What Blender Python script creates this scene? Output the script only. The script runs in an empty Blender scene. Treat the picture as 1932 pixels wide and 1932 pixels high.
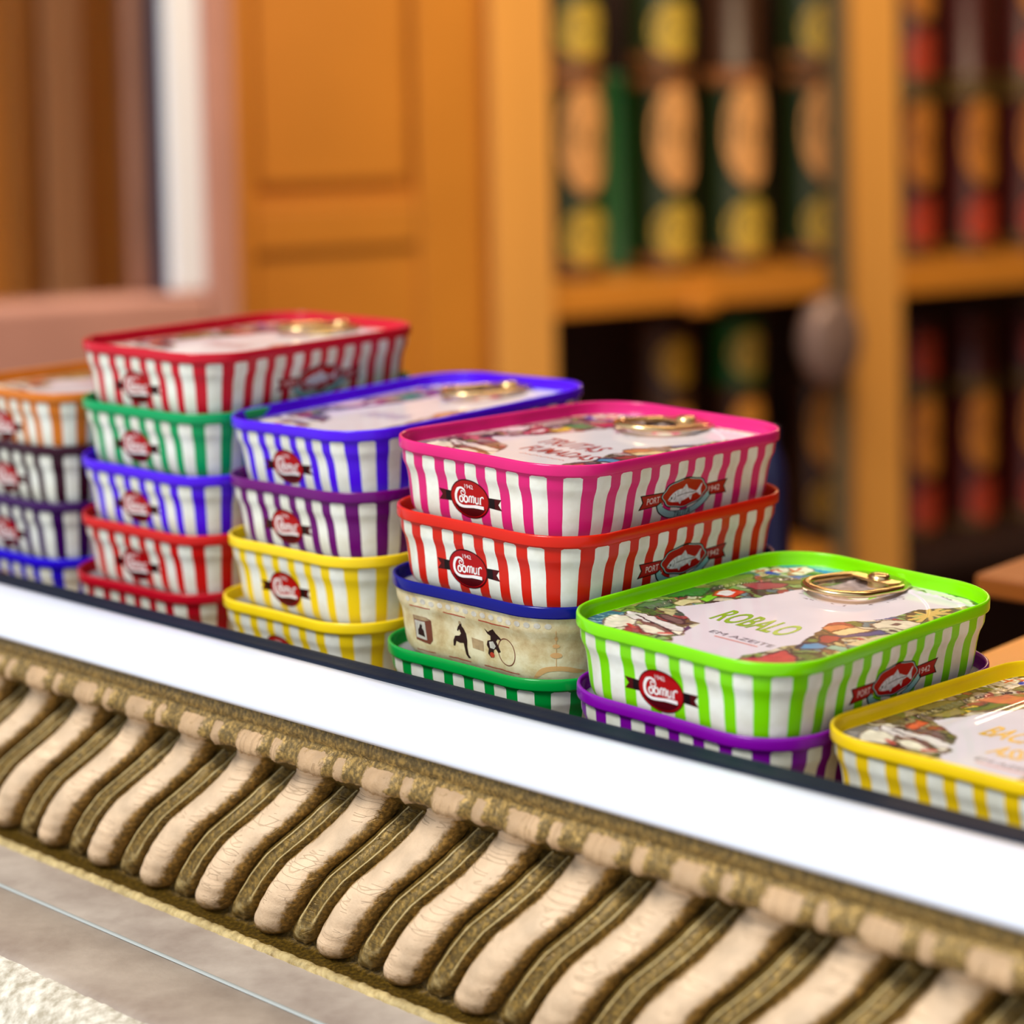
import bpy, bmesh, math, random
import numpy as np
from mathutils import Vector, Matrix, Euler

C = bpy.context.scene.collection
R = math.radians
CZ = 1.35            # camera height above the pavement, metres

# ------------------------------------------------------------------ camera
F_PX, PITCH, CY, ROLL = 3889.98, 0.0521808, 388.92, 0.0217318
cam_d = bpy.data.cameras.new('camera')
cam = bpy.data.objects.new('camera', cam_d)
C.objects.link(cam)
cam_d.sensor_width = 36.0
cam_d.lens = 36.0 * F_PX / 1932.0
_dc = 966.0 - CY
# principal point lies at (966, CY); the roll turns the picture about it
cam_d.shift_x = 0.0
cam_d.shift_y = -_dc / 1932.0
cam_d.clip_start = 0.02
cam_d.clip_end = 60
cam.matrix_world = (Matrix.Translation((0, 0, CZ)) @ Matrix.Rotation(R(90) - PITCH, 4, 'X')
                    @ Matrix.Rotation(-ROLL, 4, 'Z'))
cam_d.dof.use_dof = True
cam_d.dof.focus_distance = 0.528
cam_d.dof.aperture_fstop = 8.0
cam_d.dof.aperture_blades = 0
bpy.context.scene.camera = cam

# ------------------------------------------------------------------ world, light, exposure
sc = bpy.context.scene
sc.view_settings.view_transform = 'Standard'
sc.view_settings.look = 'None'
sc.view_settings.gamma = 1.0
sc.view_settings.use_curve_mapping = False
sc.view_settings.exposure = 0.0
w = bpy.data.worlds.new('overcast_sky')
sc.world = w
w.use_nodes = True
wn = w.node_tree
bgn = wn.nodes['Background']
bgn.inputs[0].default_value = (0.86, 0.93, 1.0, 1)
bgn.inputs[1].default_value = 0.72


def area(name, loc, target, size, size_y, power, col):
    d = bpy.data.lights.new(name, 'AREA')
    d.shape = 'RECTANGLE'; d.size = size; d.size_y = size_y; d.energy = power; d.color = col
    o = bpy.data.objects.new(name, d); C.objects.link(o)
    o.location = loc
    o.rotation_euler = (Vector(target) - Vector(loc)).to_track_quat('-Z', 'Y').to_euler()
    return o


sun_d = bpy.data.lights.new('hazy_sun', 'SUN')
sun_d.energy = 3.2
sun_d.angle = R(20)
sun_d.color = (1.0, 0.97, 0.92)
sun = bpy.data.objects.new('hazy_sun', sun_d)
C.objects.link(sun)
# from over the photographer's left shoulder, high
sun.rotation_euler = Vector((0.62, 0.60, -1.08)).to_track_quat('-Z', 'Y').to_euler()

# shop ceiling lamps, over the cabinet
area('shop_ceiling_light', (0.5, 1.5, CZ + 1.3), (0.5, 2.7, CZ), 1.2, 0.6, 46, (1.0, 0.80, 0.52))


# ------------------------------------------------------------------ helpers
def lin(c):
    c = c / 255.0
    return c / 12.92 if c <= 0.04045 else ((c + 0.055) / 1.055) ** 2.4


def rgb(r, g, b):
    return (lin(r), lin(g), lin(b), 1.0)


def W(x, y, z):
    """millimetres from the camera to world metres"""
    return (x / 1000.0, y / 1000.0, CZ + z / 1000.0)


_A = R(43.0)
ES = (math.cos(_A), -math.sin(_A))
EN = (math.sin(_A), math.cos(_A))


def RF(s, n, z):
    """rail frame: s along the window sill, n into the shop, z up (mm)"""
    return W(s * ES[0] + n * EN[0], s * ES[1] + n * EN[1], z)


_B = R(29.0)
EB = (math.cos(_B), math.sin(_B))
NB = (-math.sin(_B), math.cos(_B))
D0 = 1500.0 * math.cos(_B)
KB = 1.55           # the back frame is laid out at 1.5 m and stands 1.55 times as far and as large


def BF(u, d, z):
    """back frame: u along the cabinet front, d behind it, z up (mm)"""
    D = D0 + d
    return W(KB * (u * EB[0] + D * NB[0]), KB * (u * EB[1] + D * NB[1]), KB * z)


def px(x, y, d=0.0):
    """u and z in the back frame of the point seen at pixel x, y on the plane d behind the cabinet front"""
    X = (x - 966) / F_PX; U = (CY - y) / F_PX
    cr, sr = math.cos(ROLL), math.sin(ROLL)
    a = X * cr + U * sr; u = -X * sr + U * cr
    r = (a, math.cos(PITCH) + u * math.sin(PITCH), -math.sin(PITCH) + u * math.cos(PITCH))
    k = (D0 + d) / (r[0] * NB[0] + r[1] * NB[1])
    P = (r[0] * k, r[1] * k, r[2] * k)
    return P[0] * EB[0] + P[1] * EB[1], P[2]


def setp(o, label=None, cat=None, group=None, kind=None):
    if label: o['label'] = label
    if cat: o['category'] = cat
    if group: o['group'] = group
    if kind: o['kind'] = kind
    return o


def empty(name, loc, rot=None, **k):
    o = bpy.data.objects.new(name, None)
    o.empty_display_size = 0.02
    C.objects.link(o)
    o.location = loc
    if rot: o.rotation_euler = rot
    setp(o, **k)
    return o


def link(name, me, mat=None, parent=None, **k):
    """one mesh object; the material sits on the object, so meshes can be shared"""
    if len(me.materials) == 0:
        me.materials.append(None)
    o = bpy.data.objects.new(name, me)
    C.objects.link(o)
    if mat is not None:
        o.material_slots[0].link = 'OBJECT'
        o.material_slots[0].material = mat
    if parent is not None:
        o.parent = parent
    setp(o, **k)
    return o


def mesh(name, verts, faces, smooth=True):
    me = bpy.data.meshes.new(name)
    me.from_pydata([tuple(v) for v in verts], [], [tuple(f) for f in faces])
    me.update()
    if smooth:
        me.polygons.foreach_set('use_smooth', [True] * len(me.polygons))
    return me


def bm_mesh(name, bm, smooth=False):
    me = bpy.data.meshes.new(name)
    bm.normal_update()
    bm.to_mesh(me)
    bm.free()
    if smooth:
        me.polygons.foreach_set('use_smooth', [True] * len(me.polygons))
    return me


def box_mesh(name, fn, a0, a1, b0, b1, c0, c1, bevel=0.0):
    bm = bmesh.new()
    vs = [bm.verts.new(fn(a, b, c)) for c in (c0, c1) for a, b in ((a0, b0), (a1, b0), (a1, b1), (a0, b1))]
    for f in ((3, 2, 1, 0), (4, 5, 6, 7), (0, 1, 5, 4), (1, 2, 6, 5), (2, 3, 7, 6), (3, 0, 4, 7)):
        bm.faces.new([vs[i] for i in f])
    bmesh.ops.recalc_face_normals(bm, faces=bm.faces)
    if bevel:
        bmesh.ops.bevel(bm, geom=list(bm.edges), offset=bevel / 1000.0, segments=3, profile=0.5, affect='EDGES')
    return bm_mesh(name, bm, smooth=False)


# ------------------------------------------------------------------ materials
def node(nt, t, **k):
    n = nt.nodes.new(t)
    for a, b in k.items():
        setattr(n, a, b)
    return n


def pbr(name, col, rough=0.5, metal=0.0, coat=0.0, spec=0.5, nscale=0, namt=0.0, bump=0.0, bscale=400, stretch=None):
    """plain principled material with a procedural mottling of the base colour and a fine bump"""
    m = bpy.data.materials.new(name)
    m.use_nodes = True
    nt = m.node_tree
    p = nt.nodes['Principled BSDF']
    p.inputs['Base Color'].default_value = col
    p.inputs['Roughness'].default_value = rough
    p.inputs['Metallic'].default_value = metal
    p.inputs['Coat Weight'].default_value = coat
    p.inputs['Coat Roughness'].default_value = 0.08
    p.inputs['Specular IOR Level'].default_value = spec
    tc = node(nt, 'ShaderNodeTexCoord')
    src = tc.outputs['Object']
    if stretch:
        mp = node(nt, 'ShaderNodeMapping')
        mp.inputs['Scale'].default_value = stretch
        nt.links.new(src, mp.inputs[0]); src = mp.outputs[0]
    if nscale:
        nz = node(nt, 'ShaderNodeTexNoise')
        nz.inputs['Scale'].default_value = nscale
        nz.inputs['Detail'].default_value = 5
        nt.links.new(src, nz.inputs['Vector'])
        mr = node(nt, 'ShaderNodeMapRange')
        mr.inputs[1].default_value = 0.3; mr.inputs[2].default_value = 0.7
        mr.inputs[3].default_value = 1 - namt; mr.inputs[4].default_value = 1 + namt * 0.5
        nt.links.new(nz.outputs['Fac'], mr.inputs[0])
        mx = node(nt, 'ShaderNodeVectorMath', operation='SCALE')
        mx.inputs[0].default_value = col[:3]
        nt.links.new(mr.outputs[0], mx.inputs['Scale'])
        nt.links.new(mx.outputs[0], p.inputs['Base Color'])
    if bump:
        nb = node(nt, 'ShaderNodeTexNoise')
        nb.inputs['Scale'].default_value = bscale
        nb.inputs['Detail'].default_value = 4
        nt.links.new(src, nb.inputs['Vector'])
        bp = node(nt, 'ShaderNodeBump')
        bp.inputs['Strength'].default_value = bump
        bp.inputs['Distance'].default_value = 0.0005
        nt.links.new(nb.outputs['Fac'], bp.inputs['Height'])
        nt.links.new(bp.outputs[0], p.inputs['Normal'])
    return m


def stripe_mat(name, col):
    """varnished cream white tin with printed stripes; UV.x counts the stripes, UV.y is the depth below the rim in mm"""
    m = bpy.data.materials.new(name)
    m.use_nodes = True
    nt = m.node_tree
    L = nt.links.new
    p = nt.nodes['Principled BSDF']
    p.inputs['Roughness'].default_value = 0.32
    p.inputs['Specular IOR Level'].default_value = 0.28
    uv = node(nt, 'ShaderNodeUVMap'); uv.uv_map = 'print'
    sp = node(nt, 'ShaderNodeSeparateXYZ'); L(uv.outputs[0], sp.inputs[0])
    tc = node(nt, 'ShaderNodeTexCoord')
    nz = node(nt, 'ShaderNodeTexNoise'); nz.inputs['Scale'].default_value = 260; nz.inputs['Detail'].default_value = 2
    L(tc.outputs['Object'], nz.inputs['Vector'])
    wob = node(nt, 'ShaderNodeMath', operation='MULTIPLY_ADD'); wob.inputs[1].default_value = 0.03; wob.inputs[2].default_value = -0.015
    L(nz.outputs['Fac'], wob.inputs[0])
    ph = node(nt, 'ShaderNodeMath', operation='ADD'); L(sp.outputs[0], ph.inputs[0]); L(wob.outputs[0], ph.inputs[1])
    a = node(nt, 'ShaderNodeMath', operation='ADD'); a.inputs[1].default_value = 0.5; L(ph.outputs[0], a.inputs[0])
    fr = node(nt, 'ShaderNodeMath', operation='FRACT'); L(a.outputs[0], fr.inputs[0])
    s = node(nt, 'ShaderNodeMath', operation='SUBTRACT'); s.inputs[1].default_value = 0.5; L(fr.outputs[0], s.inputs[0])
    ab = node(nt, 'ShaderNodeMath', operation='ABSOLUTE'); L(s.outputs[0], ab.inputs[0])
    # rounded upper corners of the white stripes
    top = node(nt, 'ShaderNodeMapRange')
    top.inputs[1].default_value = 3.45; top.inputs[2].default_value = 3.75
    top.inputs[3].default_value = 0.2; top.inputs[4].default_value = 0.275
    L(sp.outputs[1], top.inputs[0])
    lt = node(nt, 'ShaderNodeMath', operation='LESS_THAN'); L(ab.outputs[0], lt.inputs[0]); L(top.outputs[0], lt.inputs[1])
    gt = node(nt, 'ShaderNodeMath', operation='GREATER_THAN'); gt.inputs[1].default_value = 3.4; L(sp.outputs[1], gt.inputs[0])
    wf = node(nt, 'ShaderNodeMath', operation='MULTIPLY'); L(lt.outputs[0], wf.inputs[0]); L(gt.outputs[0], wf.inputs[1])
    # cream white with faint soiling
    n2 = node(nt, 'ShaderNodeTexNoise'); n2.inputs['Scale'].default_value = 120; n2.inputs['Detail'].default_value = 6
    L(tc.outputs['Object'], n2.inputs['Vector'])
    cr = node(nt, 'ShaderNodeValToRGB')
    cr.color_ramp.elements[0].position = 0.36; cr.color_ramp.elements[0].color = rgb(228, 227, 210)
    cr.color_ramp.elements[1].position = 0.6; cr.color_ramp.elements[1].color = rgb(246, 248, 238)
    L(n2.outputs['Fac'], cr.inputs[0])
    mx = node(nt, 'ShaderNodeMix', data_type='RGBA')
    L(wf.outputs[0], mx.inputs[0])
    mx.inputs[6].default_value = col
    L(cr.outputs[0], mx.inputs[7])
    L(mx.outputs[2], p.inputs['Base Color'])
    # pressed-tin unevenness
    nb = node(nt, 'ShaderNodeTexNoise'); nb.inputs['Scale'].default_value = 110; nb.inputs['Detail'].default_value = 2
    L(tc.outputs['Object'], nb.inputs['Vector'])
    bp = node(nt, 'ShaderNodeBump'); bp.inputs['Strength'].default_value = 0.3; bp.inputs['Distance'].default_value = 0.0006
    L(nb.outputs['Fac'], bp.inputs['Height']); L(bp.outputs[0], p.inputs['Normal'])
    return m


def vcol_mat(name, rough=0.25, coat=0.3, attr='art'):
    m = bpy.data.materials.new(name)
    m.use_nodes = True
    nt = m.node_tree
    p = nt.nodes['Principled BSDF']
    a = node(nt, 'ShaderNodeVertexColor'); a.layer_name = attr
    nt.links.new(a.outputs[0], p.inputs['Base Color'])
    p.inputs['Roughness'].default_value = rough
    p.inputs['Specular IOR Level'].default_value = 0.12
    p.inputs['Coat Weight'].default_value = coat
    p.inputs['Coat Roughness'].default_value = 0.03
    return m


COL = dict(
    red_crimson=(205, 22, 45), green_sea=(0, 160, 92), violet=(80, 14, 235), red=(208, 24, 20), dark_red=(186, 14, 36),
    purple=(106, 0, 112), yellow=(250, 214, 26), pink=(222, 36, 120), scarlet=(214, 34, 14), navy=(0, 4, 122),
    green=(0, 150, 58), lime=(128, 222, 0), plum=(128, 8, 160), gold=(246, 206, 20), orange=(212, 118, 30),
    maroon=(52, 2, 30), indigo=(56, 2, 84), blue=(40, 12, 214))
M_STRIPE = {k: stripe_mat('striped_tin_' + k, rgb(*v)) for k, v in COL.items()}
M_RIM = {k: pbr('rim_enamel_' + k, rgb(*v), 0.2, coat=0.0, spec=0.32, nscale=60, namt=0.06, bump=0.12, bscale=300) for k, v in COL.items()}
M_TINLID = pbr('plain_lid_lacquer', rgb(176, 178, 184), 0.3, metal=0.4)
M_ART = vcol_mat('printed_lid', 0.4, 0.6)
M_TAB = pbr('gold_lacquered_metal', rgb(222, 192, 142), 0.24, metal=1.0, nscale=200, namt=0.06)
M_BADGE = pbr('badge_red', rgb(176, 8, 14), 0.3, spec=0.2)
M_BADGE_DK = pbr('badge_dark_maroon', rgb(76, 4, 8), 0.3, spec=0.2)
M_RIBBON = pbr('ribbon_maroon', rgb(74, 6, 12), 0.3, spec=0.2)
M_RIBBON_R = pbr('ribbon_red', rgb(172, 14, 24), 0.3, spec=0.2)
M_BLACK = pbr('print_black', rgb(20, 6, 8), 0.35, spec=0.2)
M_WHITE = pbr('print_white', rgb(246, 242, 240), 0.35)
M_TEAL = pbr('print_pale_teal', rgb(150, 206, 206), 0.35)
M_TEALDK = pbr('print_dark_teal', rgb(20, 74, 76), 0.35)
M_FISH = pbr('print_fish_grey', rgb(226, 230, 240), 0.35, nscale=900, namt=0.35)
M_PINKW = pbr('print_pinkish_white', rgb(240, 214, 214), 0.35)

# ------------------------------------------------------------------ tin geometry
TW, TL, TRR, TBS = 71.64, 105.0, 19.087, -1.4004
TH = 21.5
NOUT = 152


def tin_outline(n):
    pts = []
    for cx, cy, a0 in ((TW/2-TRR, TL/2-TRR, 0), (-TW/2+TRR, TL/2-TRR, 90), (-TW/2+TRR, -TL/2+TRR, 180), (TW/2-TRR, -TL/2+TRR, 270)):
        for k in range(101):
            a = R(a0 + 90 * k / 100.0)
            pts.append((cx + TRR * math.cos(a), cy + TRR * math.sin(a)))
    sh = np.array(pts + pts[:1])
    t = np.r_[0, np.cumsum(np.hypot(*np.diff(sh, axis=0).T))]
    uu = np.linspace(0, t[-1], 4001)[:-1]
    X = np.interp(uu, t, sh[:, 0]); Y = np.interp(uu, t, sh[:, 1])
    o = np.c_[X, Y * (1 + TBS * (1 - (2 * X / TW) ** 2) / (TL / 2))]
    k0 = np.argmin(np.where(o[:, 1] < 0, abs(o[:, 0]), 99))
    o = np.roll(o, -k0, axis=0)
    per = np.r_[o, o[:1]]
    arc = np.r_[0, np.cumsum(np.hypot(*np.diff(per, axis=0).T))]
    P = arc[-1]
    u = np.linspace(0, P, n + 1)[:-1]
    return np.c_[np.interp(u, arc, per[:, 0]), np.interp(u, arc, per[:, 1])], u, P


_FO, _FU, PER = tin_outline(1600)
_nx = np.roll(_FO[:, 1], -1) - np.roll(_FO[:, 1], 1)
_ny = -(np.roll(_FO[:, 0], -1) - np.roll(_FO[:, 0], 1))
_q = np.hypot(_nx, _ny)
_FN = np.c_[_nx / _q, _ny / _q]
_PADP = np.r_[_FO, _FO[:1]]; _PADN = np.r_[_FN, _FN[:1]]; _PADU = np.r_[_FU, PER]


def at_arc(a):
    a = np.asarray(a, float) % PER
    return (np.c_[np.interp(a, _PADU, _PADP[:, 0]), np.interp(a, _PADU, _PADP[:, 1])],
            np.c_[np.interp(a, _PADU, _PADN[:, 0]), np.interp(a, _PADU, _PADN[:, 1])])


_PHA = [0, 7.3, 15.0, 23.4, 33.5, 43.1, 51.8, 59.8, 67.9, 76.0, PER / 4]
_PHV = [0, 1, 2, 3, 4, 5, 6, 7, 8, 9, 9.5]


def phase(a):
    a = a % PER
    if a <= PER / 4: return float(np.interp(a, _PHA, _PHV))
    if a <= PER / 2: return 19 - float(np.interp(PER / 2 - a, _PHA, _PHV))
    if a <= 3 * PER / 4: return 19 + float(np.interp(a - PER / 2, _PHA, _PHV))
    return 38 - float(np.interp(PER - a, _PHA, _PHV))


# body profile: depth below the rim top (mm) and inset from the rim outline
_PZ = [2.7, 3.3, 4.2, 6.4, 7.4, 8.6, 10.0, 12.0, 14.5, 17.0, 18.8, 20.0, 20.8, 21.3, 21.5]
_PD = [0.6, 0.85, 1.05, 1.25, 1.6, 2.2, 2.6, 2.95, 3.25, 3.6, 4.0, 4.6, 5.3, 6.3, 7.8]


def inset(depth):
    return np.interp(depth, _PZ, _PD)


def on_body(a, depth, off=0.0):
    P, N = at_arc(a)
    d = inset(depth)
    return np.c_[P + N * (off - d)[:, None] if isinstance(d, np.ndarray) else P + N * (off - d), -np.asarray(depth, float)]


def loft(prof, n=NOUT, cap_bottom=False, uv=False, name='loft'):
    """prof: list of (depth, inset). Local origin at the rim top centre, metres."""
    us = np.linspace(0, PER, n + 1)[:-1]
    P, N = at_arc(us)
    verts = []
    for dep, ins in prof:
        q = P - N * ins
        verts += [(x / 1000, y / 1000, -dep / 1000) for x, y in q]
    faces = []
    m = len(prof)
    for j in range(m - 1):
        for i in range(n):
            k = (i + 1) % n
            faces.append((j * n + i, (j + 1) * n + i, (j + 1) * n + k, j * n + k))
    if cap_bottom:
        c = len(verts); verts.append((0, 0, -prof[-1][0] / 1000))
        for i in range(n):
            faces.append(((m - 1) * n + i, c, (m - 1) * n + (i + 1) % n))
    me = mesh(name, verts, faces)
    if uv:
        ly = me.uv_layers.new(name='print')
        ph = [phase(u) for u in us] + [38.0]
        data = []
        for j in range(m - 1):
            for i in range(n):
                data += [ph[i], prof[j][0], ph[i], prof[j + 1][0], ph[i + 1], prof[j + 1][0], ph[i + 1], prof[j][0]]
        if cap_bottom:
            for i in range(n):
                data += [0.5, 21, 0.5, 21, 0.5, 21]
        ly.data.foreach_set('uv', data)
    return me


ME_BODY = loft(list(zip(_PZ, _PD)), cap_bottom=True, uv=True, name='tin_body')
RIMP = [(2.7, 0.75), (3.15, 0.45), (3.05, 0.08), (2.7, 0.0), (0.55, 0.0), (0.18, 0.1), (0.0, 0.38), (0.05, 0.75), (0.3, 1.0),
        (1.2, 1.15), (3.5, 1.35), (3.8, 1.7), (3.85, 2.4)]
ME_RIM = loft(RIMP, name='tin_rim')
ME_LIDPLAIN = loft([(3.75, 1.5), (3.75, 3.4), (4.5, 4.4), (4.5, 20.0)], n=76, cap_bottom=True, name='tin_plain_lid')

# ------------------------------------------------------------------ lid artwork, painted into a fine grid of points
LX0, LX1, LY0, LY1 = -36.0, 36.0, -53.0, 53.0


def vnoise(rng, X, Y, s):
    gx = (X - LX0) / s; gy = (Y - LY0) / s
    g = rng.random((int(gy.max()) + 3, int(gx.max()) + 3))
    ix = gx.astype(int); iy = gy.astype(int)
    fx = gx - ix; fy = gy - iy
    fx = fx * fx * (3 - 2 * fx); fy = fy * fy * (3 - 2 * fy)
    return (g[iy, ix] * (1 - fx) + g[iy, ix + 1] * fx) * (1 - fy) + (g[iy + 1, ix] * (1 - fx) + g[iy + 1, ix + 1] * fx) * fy


def in_poly(X, Y, poly):
    ins = np.zeros(X.shape, bool)
    n = len(poly)
    for i in range(n):
        x0, y0 = poly[i]; x1, y1 = poly[(i + 1) % n]
        c = ((y0 > Y) != (y1 > Y)) & (X < (x1 - x0) * (Y - y0) / (y1 - y0 + 1e-12) + x0)
        ins ^= c
    return ins


def seg_dist(X, Y, x0, y0, x1, y1):
    dx, dy = x1 - x0, y1 - y0
    t = np.clip(((X - x0) * dx + (Y - y0) * dy) / (dx * dx + dy * dy + 1e-9), 0, 1)
    return np.hypot(X - x0 - t * dx, Y - y0 - t * dy)


PALE = [(-26.5, -13), (-21.5, -4.3), (-17.5, 6.5), (-14.5, 18), (-13.0, 29), (-12, 38), (-5, 53), (36, 53), (31, 46), (19.5, 31), (18.5, 20),
        (16.0, 13), (11.0, 3), (14.0, -8), (15.5, -19), (14.5, -30), (13.2, -40), (9, -53), (5, -53), (-2, -42), (-8, -36.5),
        (-9.5, -29), (-12.5, -21.5), (-20, -17)]


def paint_lid(name, seed, step, palette, pale, sky, sails, accents, glint_ridge=0.0):
    rng = np.random.default_rng(seed)
    nx = int((LX1 - LX0) / step) + 1; ny = int((LY1 - LY0) / step) + 1
    xs = np.linspace(LX0, LX1, nx); ys = np.linspace(LY0, LY1, ny)
    X, Y = np.meshgrid(xs, ys)
    Xw = X + (vnoise(rng, X, Y, 5) - .5) * 4 + (vnoise(rng, X, Y, 1.6) - .5) * 1.2
    Yw = Y + (vnoise(rng, X, Y, 5) - .5) * 4 + (vnoise(rng, X, Y, 1.6) - .5) * 1.2
    col = np.zeros(X.shape + (3,))
    # painted crowd of patches around the pale middle
    npt = 620
    qx = rng.uniform(LX0, LX1, npt); qy = rng.uniform(LY0, LY1, npt)
    pal = np.array([rgb(*c)[:3] for c in palette])
    pc = pal[rng.integers(0, len(pal), npt)]
    best = np.full(X.shape, 1e9); second = np.full(X.shape, 1e9); idx = np.zeros(X.shape, int)
    for k in range(npt):
        d = np.hypot((Xw - qx[k]) * 0.75, Yw - qy[k])
        nb = d < best
        second = np.where(nb, best, np.minimum(second, d))
        idx = np.where(nb, k, idx)
        best = np.where(nb, d, best)
    col = pc[idx] * (0.62 + 0.75 * vnoise(rng, X, Y, 1.1))[..., None]
    edge = (second - best) < 0.36
    col[edge & (vnoise(rng, X, Y, 3) > .42)] = rgb(62, 44, 44)[:3]

    def fill(poly, c, warp=True, outline=None, lw=.35):
        A, B = (Xw * .5 + X * .5, Yw * .5 + Y * .5) if warp else (X, Y)
        mk = in_poly(A, B, poly)
        col[mk] = np.array(rgb(*c)[:3]) * (0.85 + 0.3 * vnoise(rng, X, Y, 1.5))[mk][:, None]
        if outline:
            for i in range(len(poly)):
                x0, y0 = poly[i]; x1, y1 = poly[(i + 1) % len(poly)]
                col[seg_dist(A, B, x0, y0, x1, y1) < lw] = rgb(*outline)[:3]

    def line(pts, c, lw=.4):
        for (x0, y0), (x1, y1) in zip(pts[:-1], pts[1:]):
            col[seg_dist(X, Y, x0, y0, x1, y1) < lw] = rgb(*c)[:3]

    # sea in the far-left corner, blue water in the near-left corner
    fill([(-36, 40), (-36, 53), (-8, 53), (-16, 44), (-24, 42)], sky[0])
    fill([(-33, 46), (-20, 45), (-10, 53), (-30, 53)], sky[1])
    fill([(-36, -53), (-36, -30), (-31, -27), (-28, -36), (-26, -46), (-18, -53)], sky[2])
    for k in range(26):
        x = rng.uniform(-35, -25); y = rng.uniform(-48, -29)
        line([(x, y), (x + 2.2, y + .6)], sky[3], .3)
    # near-left ship: hull, deck, sails
    fill([(-27, -45), (-20, -41), (-14, -43), (-9, -39.5), (-7, -36.5), (-2, -42), (5, -50), (5, -53), (-20, -53)], (196, 182, 160), outline=(88, 58, 46))
    fill([(-21, -42), (-15, -38.5), (-11.5, -39.5), (-9.8, -36), (-13, -43), (-10, -46), (-19, -49)], (112, 70, 54))
    fill([(-6, -40), (0, -44), (6, -51), (4, -53), (-8, -46)], (120, 78, 44))
    fill([(-29, -37), (-31, -33), (-28, -29), (-24, -30), (-21, -34), (-22, -39), (-26, -41)], sails[0], outline=(120, 100, 90), lw=.25)
    fill([(-29, -29), (-31, -26), (-24, -24), (-15, -26), (-10, -26.5), (-9, -30), (-12, -31), (-20, -29), (-24, -31)], sails[1], outline=(96, 60, 60), lw=.25)
    fill([(-21, -34), (-19, -31), (-12, -31.5), (-9.5, -29), (-8.5, -33), (-10.5, -36), (-16, -37)], sails[0], outline=(120, 80, 80), lw=.25)
    fill([(-24, -29.2), (-16, -29.6), (-9.5, -33), (-10, -34.6), (-17, -32), (-24, -31)], (130, 86, 80))
    line([(-27, -27), (-18, -29.5), (-7, -34)], (70, 40, 52), .35)
    line([(-23, -35), (-20, -36.5)], (200, 70, 60), .6)
    line([(-13, -35), (-11, -33.4)], (214, 90, 84), .7)
    fill([(-25, -22), (-22, -20), (-17, -21), (-14, -24), (-12.5, -22), (-16, -25)], (122, 92, 90), outline=(74, 50, 56))
    fill([(-12, -24), (-9.5, -25.5), (-9, -28), (-11, -27)], (86, 60, 96))
    # far sails with red crosses
    for cx, cy, s in ((-26.5, 39.5, 3.9), (-30.5, 36.0, 2.9), (-33.0, 32.5, 2.4)):
        fill([(cx - s, cy - s * .8), (cx - s * .2, cy + s * 1.5), (cx + s * 1.1, cy + s * .9), (cx + s * 1.2, cy - s * .7), (cx, cy - s)], sails[0], outline=(110, 84, 74), lw=.2)
        line([(cx - s * .5, cy), (cx + s * .9, cy + .2)], (206, 66, 34), .42)
        line([(cx + s * .25, cy - s * .7), (cx + s * .2, cy + s * .8)], (206, 66, 34), .42)
    fill([(-25, 32), (-21, 34), (-19.5, 40), (-22, 37)], (34, 50, 170))
    fill([(-30, 31), (-25.5, 31.5), (-26, 34), (-30, 34)], (50, 70, 170))
    # accents along the left border
    for poly, c, ol in accents:
        fill(poly, c, outline=ol, lw=.3)
    # right border: figures, shell, wheel, fish
    fill([(22, -27), (17, -24), (16.5, -33), (14, -39), (17, -43), (22, -42), (26, -33)], (196, 70, 74), outline=(96, 40, 60))
    fill([(21, -19), (18, -21), (16.3, -17), (18.5, -13), (23, -14), (24, -17)], (72, 142, 190), outline=(44, 34, 66), lw=.6)
    fill([(23, -17), (22, -12.5), (26, -11), (28, -15)], (120, 176, 160), outline=(60, 44, 60), lw=.3)
    fill([(18, -13), (16.5, -7), (20, -4), (22, -8), (21, -12)], (150, 44, 60), outline=(60, 30, 50))
    fill([(11.5, 1.5), (14, 5), (17.5, 5), (17, 1), (15.5, -3), (12, -2)], (206, 128, 84), outline=(120, 56, 40), lw=.35)
    fill([(15.5, -3), (17.5, 5), (22, 6), (22, 0), (19, -4)], (226, 202, 150), outline=(120, 76, 50))
    fill([(20, -5), (24, 0), (27, 6), (24, 7), (21.5, 1), (18, -5)], (60, 66, 128), outline=(44, 40, 80))
    fill([(24, -10), (31, -6), (31, 8), (28, 8), (26, 0)], (206, 190, 150))
    fill([(18, 10), (22, 8), (27, 12), (28, 19), (24, 20), (19, 14)], (226, 214, 188), outline=(120, 96, 84), lw=.25)
    fill([(22, 12), (24, 12.5), (24.5, 15.5), (22.5, 15)], (108, 74, 72))
    fill([(17.5, 13), (20, 17), (21, 20.5), (19, 20), (16.5, 15)], (96, 92, 140))
    # the wheel
    for k in range(10):
        a0 = math.tau * k / 10; a1 = math.tau * (k + 1) / 10
        line([(24.5 + 4.2 * math.cos(a0), 28 + 8 * math.sin(a0)), (24.5 + 4.2 * math.cos(a1), 28 + 8 * math.sin(a1))], (92, 62, 34), .9)
        line([(24.5, 28), (24.5 + 4 * math.cos(a0), 28 + 7.6 * math.sin(a0))], (214, 178, 96), .6)
    fill([(17.8, 30), (19, 35), (25, 42), (23, 36), (20, 31)], (64, 132, 70), outline=(30, 70, 44))
    # tufts of the strip at the far short end
    fill([(-1, 53), (3.5, 50), (10, 50.6), (20, 49.4), (26, 45.5), (29.5, 43), (34, 46), (30, 53)], accents[0][1])
    fill([(5, 49.6), (14, 46), (24, 43), (27, 44), (20, 49), (10, 50.2)], (226, 232, 208))
    # pale unprinted middle with a ragged edge
    Xm = X + (vnoise(rng, X, Y, 3.5) - .5) * 2.4; Ym = Y + (vnoise(rng, X, Y, 3.5) - .5) * 2.4
    mk = in_poly(Xm, Ym, PALE)
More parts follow.
